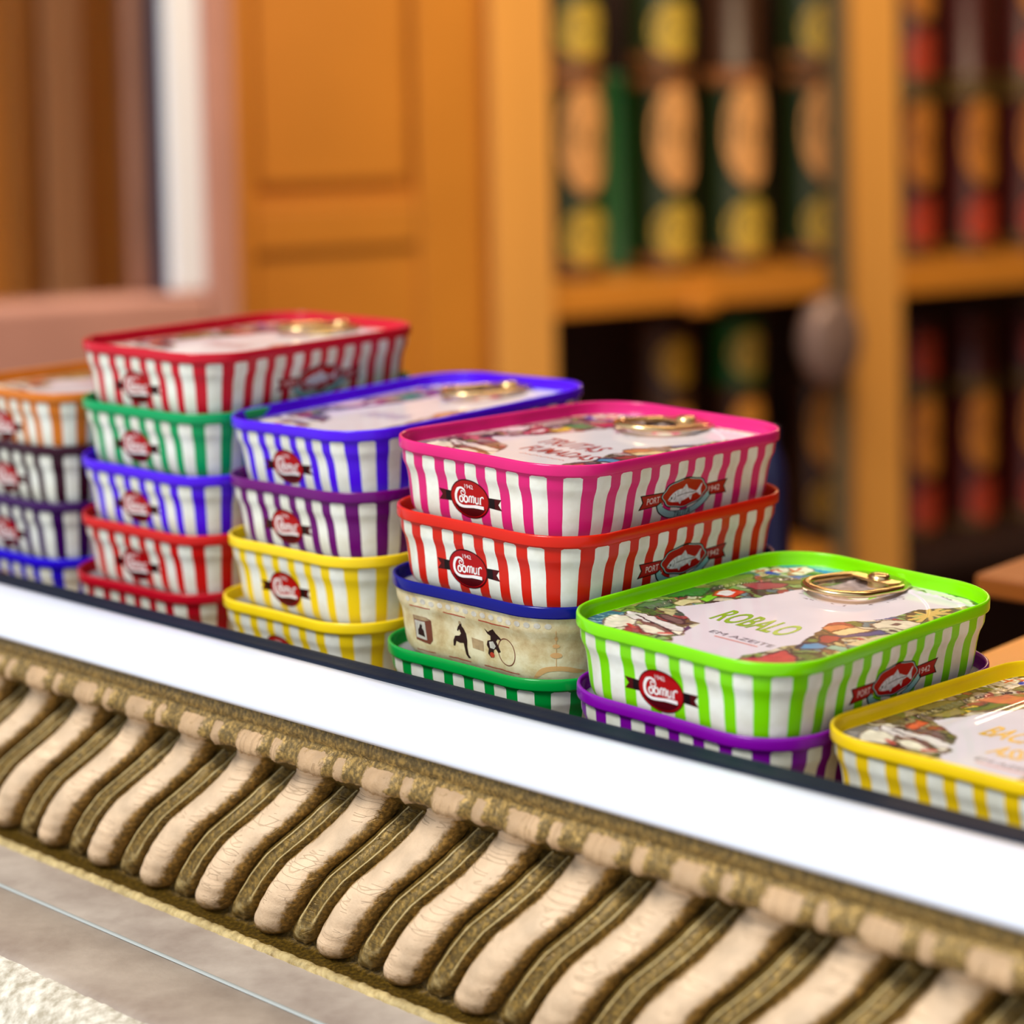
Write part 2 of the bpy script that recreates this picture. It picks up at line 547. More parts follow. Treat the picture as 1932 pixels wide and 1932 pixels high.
    keep = (in_poly(X, Y, [(11.5, 1.5), (14, 5), (17.5, 5), (17, 1), (15.5, -3), (12, -2)]) |
            in_poly(X, Y, [(18, 10), (22, 8), (27, 12), (28, 19), (24, 20), (19, 14)]) |
            in_poly(X, Y, [(5, 49.6), (14, 46), (24, 43), (27, 44), (20, 49), (10, 50.2)]) |
            (Y > 44.5 + .08 * (30 - X)))
    mk &= ~keep
    col[mk] = np.array(rgb(*pale)[:3]) * (0.97 + 0.06 * vnoise(rng, X, Y, 6))[mk][:, None]
    # the tab's surround, scratched and dotted
    for k in range(44):
        a = rng.uniform(0, math.tau); r = 12.6 + rng.normal() * .7
        x, y = -3 + r * math.cos(a), 34 + r * 1.25 * math.sin(a)
        line([(x, y), (x + rng.normal() * .7, y + rng.normal() * .7)], (112, 96, 100), .22)
    # what is printed under the ring: brown swirl and a leaf-green oval
    ring = ((X + 4) / 8.6) ** 2 + ((Y - 37) / 11.5) ** 2 < 1
    col[ring] = (np.array(rgb(176, 156, 150)[:3]) * (0.55 + 0.9 * vnoise(rng, X, Y, 1.3))[..., None])[ring]
    ov = ((X - .2) / 4.0) ** 2 + ((Y - 33.0) / 4.6) ** 2 < 1
    col[ov] = np.array(rgb(*accents[1][1])[:3])
    ov2 = ((X - 1.0) / 2.6) ** 2 + ((Y - 31) / 2.4) ** 2 < 1
    col[ov2] = np.array(rgb(226, 232, 214)[:3])
    col = np.clip(col, 0, 1)
    # shape: recessed panel with an embossed ring line, clipped to the rim
    P, N = at_arc(np.linspace(0, PER, 400)[:-1])
    inner = P - N * 1.45
    ok = in_poly(X, Y, [tuple(q) for q in inner])
    d_edge = np.full(X.shape, 99.0)
    q = P - N * 6.0
    for i in range(0, len(q), 3):
        d_edge = np.minimum(d_edge, np.hypot(X - q[i, 0], Y - q[i, 1]))
    Z = -3.75 + 0.35 * np.exp(-(d_edge / 1.0) ** 2) - 0.25 * (((X / 32) ** 2 + (Y / 48) ** 2) < .9) * 1.0
    rr = np.hypot((X + 3) / 12.6, (Y - 34) / 14.8)
    Z = Z - 0.5 * (rr < 1) * np.clip((1 - rr) * 10, 0, 1)
    # long shallow bulge added along one side to catch the lamp as a streak
    Z = Z + glint_ridge * np.exp(-((X + 19.0 + .03 * (Y + 30)) / 2.4) ** 2) * np.clip((Y + 35) / 3, 0, 1) * np.clip((36 - Y) / 8, 0, 1)
    ids = -np.ones(X.shape, int)
    okq = ok[:-1, :-1] | ok[1:, :-1] | ok[:-1, 1:] | ok[1:, 1:]
    use = np.zeros(X.shape, bool)
    use[:-1, :-1] |= okq; use[1:, :-1] |= okq; use[:-1, 1:] |= okq; use[1:, 1:] |= okq
    # pull outside points onto the inner wall
    xs_, ys_ = X[use], Y[use]
    out = ~ok[use]
    if out.any():
        D = (xs_[out][:, None] - inner[None, :, 0]) ** 2 + (ys_[out][:, None] - inner[None, :, 1]) ** 2
        kk = D.argmin(1)
        xs_[out] = inner[kk, 0]; ys_[out] = inner[kk, 1]
    ids[use] = np.arange(use.sum())
    j, i = np.where(okq)
    faces = np.c_[ids[j, i], ids[j, i + 1], ids[j + 1, i + 1], ids[j + 1, i]]
    V = np.c_[xs_, ys_, Z[use]] / 1000
    me = bpy.data.meshes.new(name)
    me.vertices.add(len(V)); me.vertices.foreach_set('co', V.ravel())
    me.loops.add(len(faces) * 4); me.loops.foreach_set('vertex_index', faces.ravel())
    me.polygons.add(len(faces))
    me.polygons.foreach_set('loop_start', np.arange(len(faces)) * 4)
    me.polygons.foreach_set('loop_total', np.full(len(faces), 4))
    me.polygons.foreach_set('use_smooth', np.ones(len(faces), bool))
    me.update(calc_edges=True)
    ca = me.color_attributes.new('art', 'FLOAT_COLOR', 'POINT')
    cc = np.c_[col[use], np.ones(use.sum())]
    ca.data.foreach_set('color', cc.ravel())
    me.validate()
    return me


PAL_LIME = [(96, 116, 56), (70, 92, 46), (128, 146, 70), (150, 132, 84), (180, 170, 120), (110, 84, 60), (150, 60, 60), (92, 120, 130), (196, 190, 160), (60, 70, 50), (128, 160, 90), (206, 196, 170)]
ACC_LIME = [([(-34, -8), (-30, -6), (-27, 2), (-30, 8), (-34, 4)], (52, 120, 50), (30, 60, 30)),
            ([(-26, -2), (-23, -3), (-24, 6), (-27, 6)], (124, 206, 30), (60, 90, 30)),
            ([(-25.5, 3), (-21, 5.5), (-22, 12), (-26, 13), (-28, 8)], (206, 60, 34), (120, 30, 20)),
            ([(-25.5, 5), (-22.8, 6), (-23.8, 10.5), (-26, 11), (-27, 8)], (232, 224, 224), None),
            ([(-28, -12), (-25, -12), (-23.5, -4), (-26, -2), (-28.5, -6)], (214, 198, 148), (110, 90, 50)),
            ([(-29, 18), (-22, 17), (-18.5, 22), (-19, 28), (-24, 25)], (160, 66, 78), (90, 30, 50)),
            ([(-24, 27), (-18, 28), (-16, 33), (-20, 34)], (126, 128, 62), (70, 80, 40)),
            ([(-34, 10), (-28, 12), (-27, 22), (-32, 28), (-35, 20)], (120, 140, 60), (70, 90, 40)),
            ([(-32, -22), (-27, -20), (-28, -12), (-33, -12)], (92, 110, 84), (50, 60, 50))]
PAL_PINK = [(150, 120, 110), (120, 84, 96), (168, 150, 110), (186, 170, 170), (110, 90, 70), (150, 50, 80), (96, 70, 96), (200, 180, 190), (70, 60, 50), (130, 130, 80), (186, 90, 110), (160, 140, 140)]
ACC_PINK = [([(-34, -8), (-30, -6), (-27, 2), (-30, 8), (-34, 4)], (226, 196, 204), (120, 80, 90)),
            ([(-26, -2), (-23, -3), (-24, 6), (-27, 6)], (222, 110, 140), (60, 30, 40)),
            ([(-25.5, 1), (-21, 3.5), (-22, 10), (-26, 11), (-28, 6)], (186, 36, 56), (90, 20, 30)),
            ([(-25.5, 3), (-22.8, 4), (-23.8, 8.5), (-26, 9)], (238, 232, 236), None),
            ([(-23, 8), (-20, 10), (-21, 17), (-24, 16)], (236, 200, 50), (150, 90, 30)),
            ([(-26, 16), (-19, 17), (-17.5, 24), (-24, 26)], (44, 140, 84), (20, 80, 50)),
            ([(-24, 24), (-18, 25), (-16, 31), (-20, 32)], (186, 34, 70), (90, 20, 50)),
            ([(-34, 10), (-28, 12), (-27, 22), (-32, 28), (-35, 20)], (170, 140, 140), (110, 80, 90)),
            ([(-28, -16), (-23, -14), (-23, -8), (-29, -10)], (60, 36, 76), (40, 20, 50))]
PAL_YEL = [(120, 104, 60), (96, 84, 50), (150, 132, 90), (170, 150, 120), (130, 110, 96), (88, 96, 50), (150, 70, 56), (186, 170, 150), (70, 60, 40), (200, 190, 170)]
ACC_YEL = [([(-34, -8), (-30, -6), (-27, 2), (-30, 8), (-34, 4)], (110, 100, 60), (60, 50, 30)),
           ([(-26, -2), (-23, -3), (-24, 6), (-27, 6)], (230, 190, 60), (120, 90, 30)),
           ([(-27, -22), (-24, -22), (-25, -15), (-28, -15)], (222, 104, 60), (150, 60, 40)),
           ([(-26, 2), (-21, 4), (-19, 14), (-23, 16)], (84, 110, 50), (50, 70, 30)),
           ([(-29, -10), (-25, -8), (-24, 0), (-28, 2)], (150, 132, 70), (90, 80, 40)),
           ([(-28, 10), (-20, 12), (-18, 22), (-26, 22)], (206, 110, 70), (130, 60, 40))]
SAILS = [(236, 228, 206), (226, 218, 214)]
SKY_L = [(46, 146, 190), (120, 200, 196), (60, 96, 140), (150, 178, 196)]
SKY_P = [(190, 150, 170), (150, 120, 190), (110, 104, 120), (190, 186, 190)]
SKY_Y = [(120, 140, 140), (160, 160, 150), (120, 120, 130), (200, 196, 200)]
PAL_VIO = [(150, 140, 150), (110, 96, 110), (190, 180, 190), (90, 84, 70), (160, 60, 80), (120, 130, 90), (200, 190, 200)]
ART = {
    'lime': paint_lid('printed_panel_lime', 3, 0.30, PAL_LIME, (222, 212, 222), SKY_L, SAILS, ACC_LIME),
    'pink': paint_lid('printed_panel_pink', 8, 0.36, PAL_PINK, (222, 218, 226), SKY_P, SAILS, ACC_PINK),
    'gold': paint_lid('printed_panel_gold', 5, 0.34, PAL_YEL, (222, 214, 224), SKY_Y, SAILS, ACC_YEL, glint_ridge=0.34),
    'violet': paint_lid('printed_panel_violet', 12, 0.7, PAL_VIO, (226, 216, 222), SKY_P, SAILS, ACC_PINK),
    'red_crimson': paint_lid('printed_panel_red', 15, 0.8, PAL_PINK, (224, 216, 222), SKY_Y, SAILS, ACC_YEL),
    'orange': paint_lid('printed_panel_orange', 18, 1.0, PAL_YEL, (214, 206, 216), SKY_Y, SAILS, ACC_YEL)}


# ------------------------------------------------------------------ flat print: strokes, outlines and letters
def text_bm(txt, width, height, shear=0.0, bold=0.0):
    """Blender's built-in letters as a flat mesh, centred, stretched to width x height (mm)"""
    cu = bpy.data.curves.new('letters', 'FONT')
    cu.body = txt
    cu.offset = bold
    cu.resolution_u = 3
    o = bpy.data.objects.new('letters', cu)
    C.objects.link(o)
    dg = bpy.context.evaluated_depsgraph_get()
    me = bpy.data.meshes.new_from_object(o.evaluated_get(dg))
    bpy.data.objects.remove(o); bpy.data.curves.remove(cu)
    bm = bmesh.new(); bm.from_mesh(me); bpy.data.meshes.remove(me)
    xs = [v.co.x for v in bm.verts]; ys = [v.co.y for v in bm.verts]
    x0, x1, y0, y1 = min(xs), max(xs), min(ys), max(ys)
    for v in bm.verts:
        y = (v.co.y - (y0 + y1) / 2) / (y1 - y0) * height
        v.co = ((v.co.x - (x0 + x1) / 2) / (x1 - x0) * width + shear * y, y, 0)
    return bm


def add_poly(bm, pts):
    vs = [bm.verts.new((x, y, 0)) for x, y in pts]
    f = bm.faces.new(vs)
    return f


def add_stroke(bm, pts, wid):
    """a ribbon of varying width along pts; wid is one number or one per point"""
    n = len(pts)
    if not hasattr(wid, '__len__'): wid = [wid] * n
    L_, R_ = [], []
    for i in range(n):
        a = pts[max(i - 1, 0)]; b = pts[min(i + 1, n - 1)]
        dx, dy = b[0] - a[0], b[1] - a[1]; q = math.hypot(dx, dy) or 1
        nx, ny = -dy / q * wid[i] / 2, dx / q * wid[i] / 2
        L_.append(bm.verts.new((pts[i][0] + nx, pts[i][1] + ny, 0)))
        R_.append(bm.verts.new((pts[i][0] - nx, pts[i][1] - ny, 0)))
    for i in range(n - 1):
        bm.faces.new((R_[i], R_[i + 1], L_[i + 1], L_[i]))


def spline(pts, k=5):
    out = []
    n = len(pts)
    for i in range(n - 1):
        p0 = pts[max(i - 1, 0)]; p1 = pts[i]; p2 = pts[i + 1]; p3 = pts[min(i + 2, n - 1)]
        for j in range(k):
            t = j / k
            out.append(tuple(0.5 * ((2 * p1[c]) + (-p0[c] + p2[c]) * t + (2 * p0[c] - 5 * p1[c] + 4 * p2[c] - p3[c]) * t * t +
                                    (-p0[c] + 3 * p1[c] - 3 * p2[c] + p3[c]) * t ** 3) for c in (0, 1)))
    out.append(pts[-1])
    return out


def ellipse(cx, cy, a, b, n=40, lobes=0, amp=0):
    return [(cx + (a * (1 + amp * math.cos(lobes * t))) * math.cos(t), cy + (b * (1 + amp * math.cos(lobes * t))) * math.sin(t))
            for t in [math.tau * k / n for k in range(n)]]


def wrap(name, bm, off, a0=0.0, d0=0.0, mirror=True):
    """lay a flat drawing (x along the wall, y up, mm, origin at arc a0 / depth d0) on the tin's wall"""
    bmesh.ops.triangulate(bm, faces=bm.faces)
    ys = [v.co.y for v in bm.verts]; xs = [v.co.x for v in bm.verts]
    y = math.floor(min(ys) / .8) * .8
    while y < max(ys):
        bmesh.ops.bisect_plane(bm, geom=bm.verts[:] + bm.edges[:] + bm.faces[:], plane_co=(0, y, 0), plane_no=(0, 1, 0), dist=1e-5)
        y += .8
    x = math.floor(min(xs) / 3) * 3
    while x < max(xs):
        bmesh.ops.bisect_plane(bm, geom=bm.verts[:] + bm.edges[:] + bm.faces[:], plane_co=(x, 0, 0), plane_no=(1, 0, 0), dist=1e-5)
        x += 3
    vs = bm.verts[:]
    a = np.array([v.co.x + a0 for v in vs]); dep = np.array([d0 - v.co.y for v in vs])
    P, N = at_arc(a)
    q = P + N * (off - inset(dep))[:, None]
    for v, (X, Y), dd in zip(vs, q, dep):
        v.co = (X / 1000, Y / 1000, -dd / 1000)
    bmesh.ops.recalc_face_normals(bm, faces=bm.faces)
    for f in bm.faces:
        c = f.calc_center_median()
        if f.normal.x * c.x + f.normal.y * c.y < 0: f.normal_flip()
    return bm_mesh(name, bm)


# ---- front badge
def build_badge():
    out = {}
    for s in (-1, 1):
        # ribbon tail with a swallow cut
        bm = bmesh.new()
        x0 = 5.8 * s; x1 = 11.2 * s
        y = 0.0
        add_poly(bm, [(x0, y + 1.3), (x1, y + 1.5), (x1 - 1.2 * s, y), (x1, y - 1.5), (x0, y - 1.3)])
        out['ribbon%d' % s] = wrap('badge_ribbon', bm, .05, -1.5, 13.3)
        bm = bmesh.new()
        add_poly(bm, [(6.3 * s, 1.25), (8.7 * s, 1.35), (8.7 * s, -1.35), (6.3 * s, -1.25)])
        out['fold%d' % s] = wrap('badge_ribbon_fold', bm, .08, -1.5, 13.3)
    bm = bmesh.new(); add_poly(bm, ellipse(0, 0, 6.95, 5.3, 44, 0, 0))
    out['edge'] = wrap('badge_edge', bm, .10, -1.6, 13.2)
    bm = bmesh.new(); add_poly(bm, ellipse(0, 0, 6.6, 4.95, 44))
    out['disc'] = wrap('badge_disc', bm, .14, -1.6, 13.2)
    bm = bmesh.new()
    pts = [(-6.1 * math.cos(t), -4.75 * math.sin(t)) for t in np.linspace(R(24), R(156), 18)]
    pts = [(x, y) for x, y in pts] + spline([(5.5, -2.2), (3, -2.0), (0, -2.35), (-3, -2.5), (-5.4, -1.9)], 3)[1:-1]
    add_poly(bm, pts)
    out['shade'] = wrap('badge_lower_field', bm, .17, -1.6, 13.2)
    # the script word: swash C, o m u r, underline swash
    bm = bmesh.new()
    add_stroke(bm, spline([(-2.0, 1.55), (-2.5, 2.0), (-3.0, 1.7), (-2.9, 1.05), (-2.2, .8), (-1.55, 1.3), (-1.7, 2.2), (-2.7, 2.75), (-3.9, 2.4),
                           (-4.8, 1.1), (-4.9, -.5), (-4.2, -1.7), (-2.8, -2.2), (-1.0, -2.1), (2, -1.75), (4.9, -1.75)], 4),
               [.28] * 24 + [.55] * 8 + [.8] * 8 + [.8] * 8 + [.75] * 8 + [.9] * 5)
    # o
    add_stroke(bm, spline([(-3.0, .55), (-3.55, .1), (-3.55, -.75), (-3.0, -1.1), (-2.5, -.7), (-2.5, .1), (-3.0, .55)], 4), .42)
    add_stroke(bm, spline([(-1.35, .75), (-1.95, .3), (-1.95, -.65), (-1.4, -1.0), (-.85, -.55), (-.85, .35), (-1.35, .75)], 4), .45)
    # m
    for x in (-.2, .65, 1.5):
        add_stroke(bm, [(x - .12, -.9), (x + .1, .75)], .42)
    add_stroke(bm, spline([(-.1, .5), (.3, .9), (.72, .6)], 3), .36)
    add_stroke(bm, spline([(.75, .5), (1.15, .95), (1.58, .65)], 3), .36)
    # u
    add_stroke(bm, spline([(2.15, .85), (2.05, -.5), (2.5, -.85), (3.0, -.4), (3.1, .9)], 4), .4)
    add_stroke(bm, [(3.1, .9), (3.05, -.85)], .4)
    # r
    add_stroke(bm, [(3.75, -.8), (3.9, 1.0)], .42)
    add_stroke(bm, spline([(3.9, .5), (4.3, 1.1), (4.85, 1.15), (4.9, .8)], 4), .34)
    add_stroke(bm, [(3.45, -.82), (4.1, -.82)], .22)
    out['word'] = wrap('badge_word', bm, .20, -1.6, 13.3)
    bm = text_bm('1942', 3.0, 1.15, bold=.012)
    out['year'] = wrap('badge_year', bm, .20, -1.6, 9.9)
    return out


def build_fish_badge(word):
    out = {}
    A0, Dp = 79.0, 13.1
    for s in (-1, 1):
        bm = bmesh.new()
        add_poly(bm, [(9 * s, 1.7), (19.2 * s, 2.0), (18.0 * s, 0), (19.4 * s, -2.0), (9 * s, -1.7)])
        out['ribbon_back%d' % s] = wrap('fish_ribbon_edge', bm, .04, A0, Dp)
        bm = bmesh.new()
        add_poly(bm, [(9 * s, 1.45), (18.6 * s, 1.7), (17.5 * s, 0), (18.7 * s, -1.7), (9 * s, -1.45)])
        out['ribbon%d' % s] = wrap('fish_ribbon', bm, .07, A0, Dp)
    bm = bmesh.new()
    add_stroke(bm, spline([(-11, -1.2), (-9.8, -3.0), (-6, -4.7), (-1, -5.3), (4, -4.8), (8.5, -3.1), (11.6, -.8)], 5), [2.2] * 31)
    out['band_edge'] = wrap('fish_band_edge', bm, .09, A0, Dp)
    bm = bmesh.new()
    add_stroke(bm, spline([(-10.6, -1.4), (-9.6, -3.0), (-6, -4.65), (-1, -5.25), (4, -4.75), (8.2, -3.15), (11, -1.1)], 5), [1.75] * 31)
    out['band'] = wrap('fish_band', bm, .11, A0, Dp)
    lob = ellipse(0, .55, 9.9, 4.15, 72, 8, .035)
    for k, (m, o) in dict(edge=(1.0, .13), line=(.965, .15), disc=(.93, .17)).items():
        bm = bmesh.new(); add_poly(bm, [(x * m, 0.55 + (y - .55) * (m if k == 'edge' else m - .03 * (1 if k == 'line' else 1.4))) for x, y in lob])
        out['disc_' + k] = wrap('fish_disc_' + k, bm, o, A0, Dp)
    bm = bmesh.new()
    add_poly(bm, spline([(-7.1, -.6), (-5.6, .7), (-3.6, 1.5), (-1.4, 1.75), (1.5, 1.5), (3.8, .7), (5.4, .45), (6.8, 1.9), (7.5, 2.2), (7.1, .6), (7.5, -1.0), (6.6, -.9),
                         (5.3, -.15), (3.2, -.55), (1.0, -1.3), (-2.0, -1.75), (-5.0, -1.5), (-6.8, -1.0), (-7.1, -.6)], 3)[:-1])
    add_poly(bm, [(-1.2, 1.7), (.2, 2.9), (1.4, 1.5)])
    add_poly(bm, [(-2.6, -1.6), (-1.6, -2.5), (-1.0, -1.6)])
    add_poly(bm, [(2.0, -1.0), (3.0, -2.0), (3.4, -.6)])
    out['fish'] = wrap('fish_shape', bm, .20, A0, Dp)
    bm = bmesh.new()
    add_poly(bm, ellipse(-5.7, -.35, .34, .34, 10))
    add_stroke(bm, spline([(-4.4, .9), (-4.0, 0), (-4.4, -1.1)], 3), .18)
    add_stroke(bm, [(-6.9, -.75), (-5.9, -.9)], .14)
    add_stroke(bm, spline([(-3.4, -.1), (0, .25), (5.0, .2)], 4), .16)
    out['fish_marks'] = wrap('fish_marks', bm, .23, A0, Dp)
    bm = text_bm('PORT', 5.4, 1.7, bold=.01)
    for v in bm.verts: v.co.x -= 13.4
    out['letters'] = wrap('fish_ribbon_letters', bm, .12, A0, Dp)
    bm = text_bm('1942', 5.0, 1.6, bold=.01)
    for v in bm.verts: v.co.x += 13.3
    out['year'] = wrap('fish_ribbon_year', bm, .12, A0, Dp)
    if word:
        bm = text_bm(word, 8.6 if len(word) > 5 else 7.4, 1.75, bold=.008)
        for v in bm.verts:
            v.co.y += -5.35 + .028 * (v.co.x + 1) ** 2
        out['word'] = wrap('fish_band_word', bm, .16, A0, Dp)
    return out


BADGE = build_badge()
FISHB = {w_: build_fish_badge(w_) for w_ in ('TRUTA', 'ROBALO')}


def add_badge(parent):
    b = link('badge', BADGE['disc'], M_BADGE, parent, label='round red badge with a white script word')
    link('badge_edge', BADGE['edge'], M_BADGE_DK, b)
    for s in (-1, 1):
        link('ribbon', BADGE['ribbon%d' % s], M_RIBBON, b)
        link('ribbon_fold', BADGE['fold%d' % s], M_BLACK, b)
    link('lower_field', BADGE['shade'], M_BADGE_DK, b)
    link('lettering', BADGE['word'], M_WHITE, b)
    link('year_lettering', BADGE['year'], M_PINKW, b)


def add_fish_badge(parent, word):
    B = FISHB[word]
    b = link('fish_badge', B['disc_disc'], M_BADGE, parent, label='lobed red badge with a silver fish and ribbons')
    link('badge_edge', B['disc_edge'], M_BLACK, b)
    link('badge_line', B['disc_line'], M_TEAL, b)
    for s in (-1, 1):
        link('ribbon_edge', B['ribbon_back%d' % s], M_BLACK, b)
        link('ribbon', B['ribbon%d' % s], M_RIBBON_R, b)
    link('year_lettering', B['year'], M_PINKW, b)
    link('banner_edge', B['band_edge'], M_BLACK, b)
    link('banner', B['band'], M_TEAL, b)
    link('fish_print', B['fish'], M_FISH, b)
    link('fish_marks', B['fish_marks'], M_BLACK, b)
    link('lettering', B['letters'], M_PINKW, b)
    if 'word' in B:
        link('banner_lettering', B['word'], M_TEALDK, b)


# ---- ring-pull tab
def build_tab():
    # closed D-shaped ring, round towards the middle of the lid, squared at the riveted end
    path = []
    for k in range(33):
        t = math.pi * (1 + k / 32)
        path.append((9.6 * math.cos(t), -4.5 + 9.6 * math.sin(t)))
    path += [(9.6, 1), (9.4, 7), (7.5, 12.5), (3.5, 15.2), (-3.5, 15.2), (-7.5, 12.5), (-9.4, 7), (-9.6, 1)]
    n = len(path)
    sec = [(-1.55, 0), (-1.35, .75), (-.6, 1.15), (.6, 1.15), (1.35, .75), (1.55, 0), (1.2, -.35), (-1.2, -.35)]
    V = []; F = []
    for i, (x, y) in enumerate(path):
        a = path[i - 1]; b = path[(i + 1) % n]
        dx, dy = b[0] - a[0], b[1] - a[1]; q = math.hypot(dx, dy)
        nx, ny = dy / q, -dx / q
        lift = 1.9 - 0.05 * (y + 14)
        for u, h in sec:
            V.append(((x + nx * u) / 1000, (y + ny * u) / 1000, (lift + h) / 1000))
    m = len(sec)
    for i in range(n):
        j = (i + 1) % n
        for k in range(m):
            l = (k + 1) % m
            F.append((i * m + k, i * m + l, j * m + l, j * m + k))
    ring = mesh('tab_ring', V, F)
    # tongue between the ring's sides with the rivet
    bm = bmesh.new()
    prof = [(-6.6, 6.2), (6.6, 6.2), (7.8, 9.5), (6.8, 12.6), (3.2, 14.6), (-3.2, 14.6), (-6.8, 12.6), (-7.8, 9.5)]
    f = bm.faces.new([bm.verts.new((x / 1000, y / 1000, .0013)) for x, y in prof])
    r = bmesh.ops.extrude_face_region(bm, geom=[f])
    for v in [g for g in r['geom'] if isinstance(g, bmesh.types.BMVert)]: v.co.z += .0007
    bmesh.ops.recalc_face_normals(bm, faces=bm.faces)
    bmesh.ops.bevel(bm, geom=list(bm.edges), offset=.00025, segments=2, affect='EDGES')
    tongue = bm_mesh('tab_tongue', bm)
    V = []; F = []
    pr = [(3.3, -.8), (3.3, 1.9), (3.0, 2.6), (2.2, 3.0), (.0, 3.1)]
    for rr, h in pr:
        for k in range(20):
            t = math.tau * k / 20
            V.append((rr * math.cos(t) / 1000, (10.3 + rr * math.sin(t)) / 1000, h / 1000))
    for i in range(len(pr) - 1):
        for k in range(20):
            l = (k + 1) % 20
            F.append((i * 20 + k, i * 20 + l, (i + 1) * 20 + l, (i + 1) * 20 + k))
    return ring, tongue, mesh('tab_rivet', V, F)


TAB = build_tab()


def flat_text(name, bm, x, y, z=-3.93):
    for v in bm.verts:
        v.co = ((v.co.x + x) / 1000, (v.co.y + y) / 1000, z / 1000)
    for f in bm.faces:
        if f.normal.z < 0: f.normal_flip()
    return bm_mesh(name, bm)


LIME_INK = pbr('ink_lime', rgb(140, 178, 24), 0.3, coat=.4)
RED_INK = pbr('ink_crimson', rgb(176, 20, 50), 0.3, coat=.4)
YEL_INK = pbr('ink_ochre', rgb(230, 180, 40), 0.3, coat=.4)
GREY_INK = pbr('ink_grey', rgb(120, 108, 120), 0.3, coat=.4)
ORANGE_INK = pbr('ink_orange', rgb(226, 130, 110), 0.3, coat=.4)
VIOLET_INK = pbr('ink_violet', rgb(150, 110, 190), 0.3, coat=.4)
CREAM_BODY = None


# ------------------------------------------------------------------ carved cream-panel tin
def cream_mat():
    m = bpy.data.materials.new('parchment_print')
    m.use_nodes = True
    nt = m.node_tree; L = nt.links.new
    p = nt.nodes['Principled BSDF']
    p.inputs['Roughness'].default_value = .35
    tc = node(nt, 'ShaderNodeTexCoord')
    n1 = node(nt, 'ShaderNodeTexNoise'); n1.inputs['Scale'].default_value = 150; n1.inputs['Detail'].default_value = 7; n1.inputs['Roughness'].default_value = .65
    L(tc.outputs['Object'], n1.inputs['Vector'])
    cr = node(nt, 'ShaderNodeValToRGB')
    e = cr.color_ramp.elements
    e[0].position = .30; e[0].color = rgb(198, 168, 118)
    e[1].position = .62; e[1].color = rgb(240, 228, 190)
    k = e.new(.47); k.color = rgb(222, 202, 154)
    L(n1.outputs['Fac'], cr.inputs[0]); L(cr.outputs[0], p.inputs['Base Color'])
    bp = node(nt, 'ShaderNodeBump'); bp.inputs['Strength'].default_value = .3; bp.inputs['Distance'].default_value = .0006
    L(n1.outputs['Fac'], bp.inputs['Height']); L(bp.outputs[0], p.inputs['Normal'])
    return m


M_CREAM = cream_mat()
M_BROWN = pbr('print_brown', rgb(120, 62, 44), .4)
M_BROWNLT = pbr('print_light_brown', rgb(190, 160, 120), .4, nscale=400, namt=.3)
M_SEPIA = pbr('print_dark_sepia', rgb(44, 14, 12), .4)
M_REDLINE = pbr('print_red_line', rgb(186, 60, 40), .4)
M_APRICOT = pbr('print_apricot', rgb(226, 176, 116), .4)
M_GREYW = pbr('print_grey_white', rgb(206, 200, 186), .4, nscale=500, namt=.25)


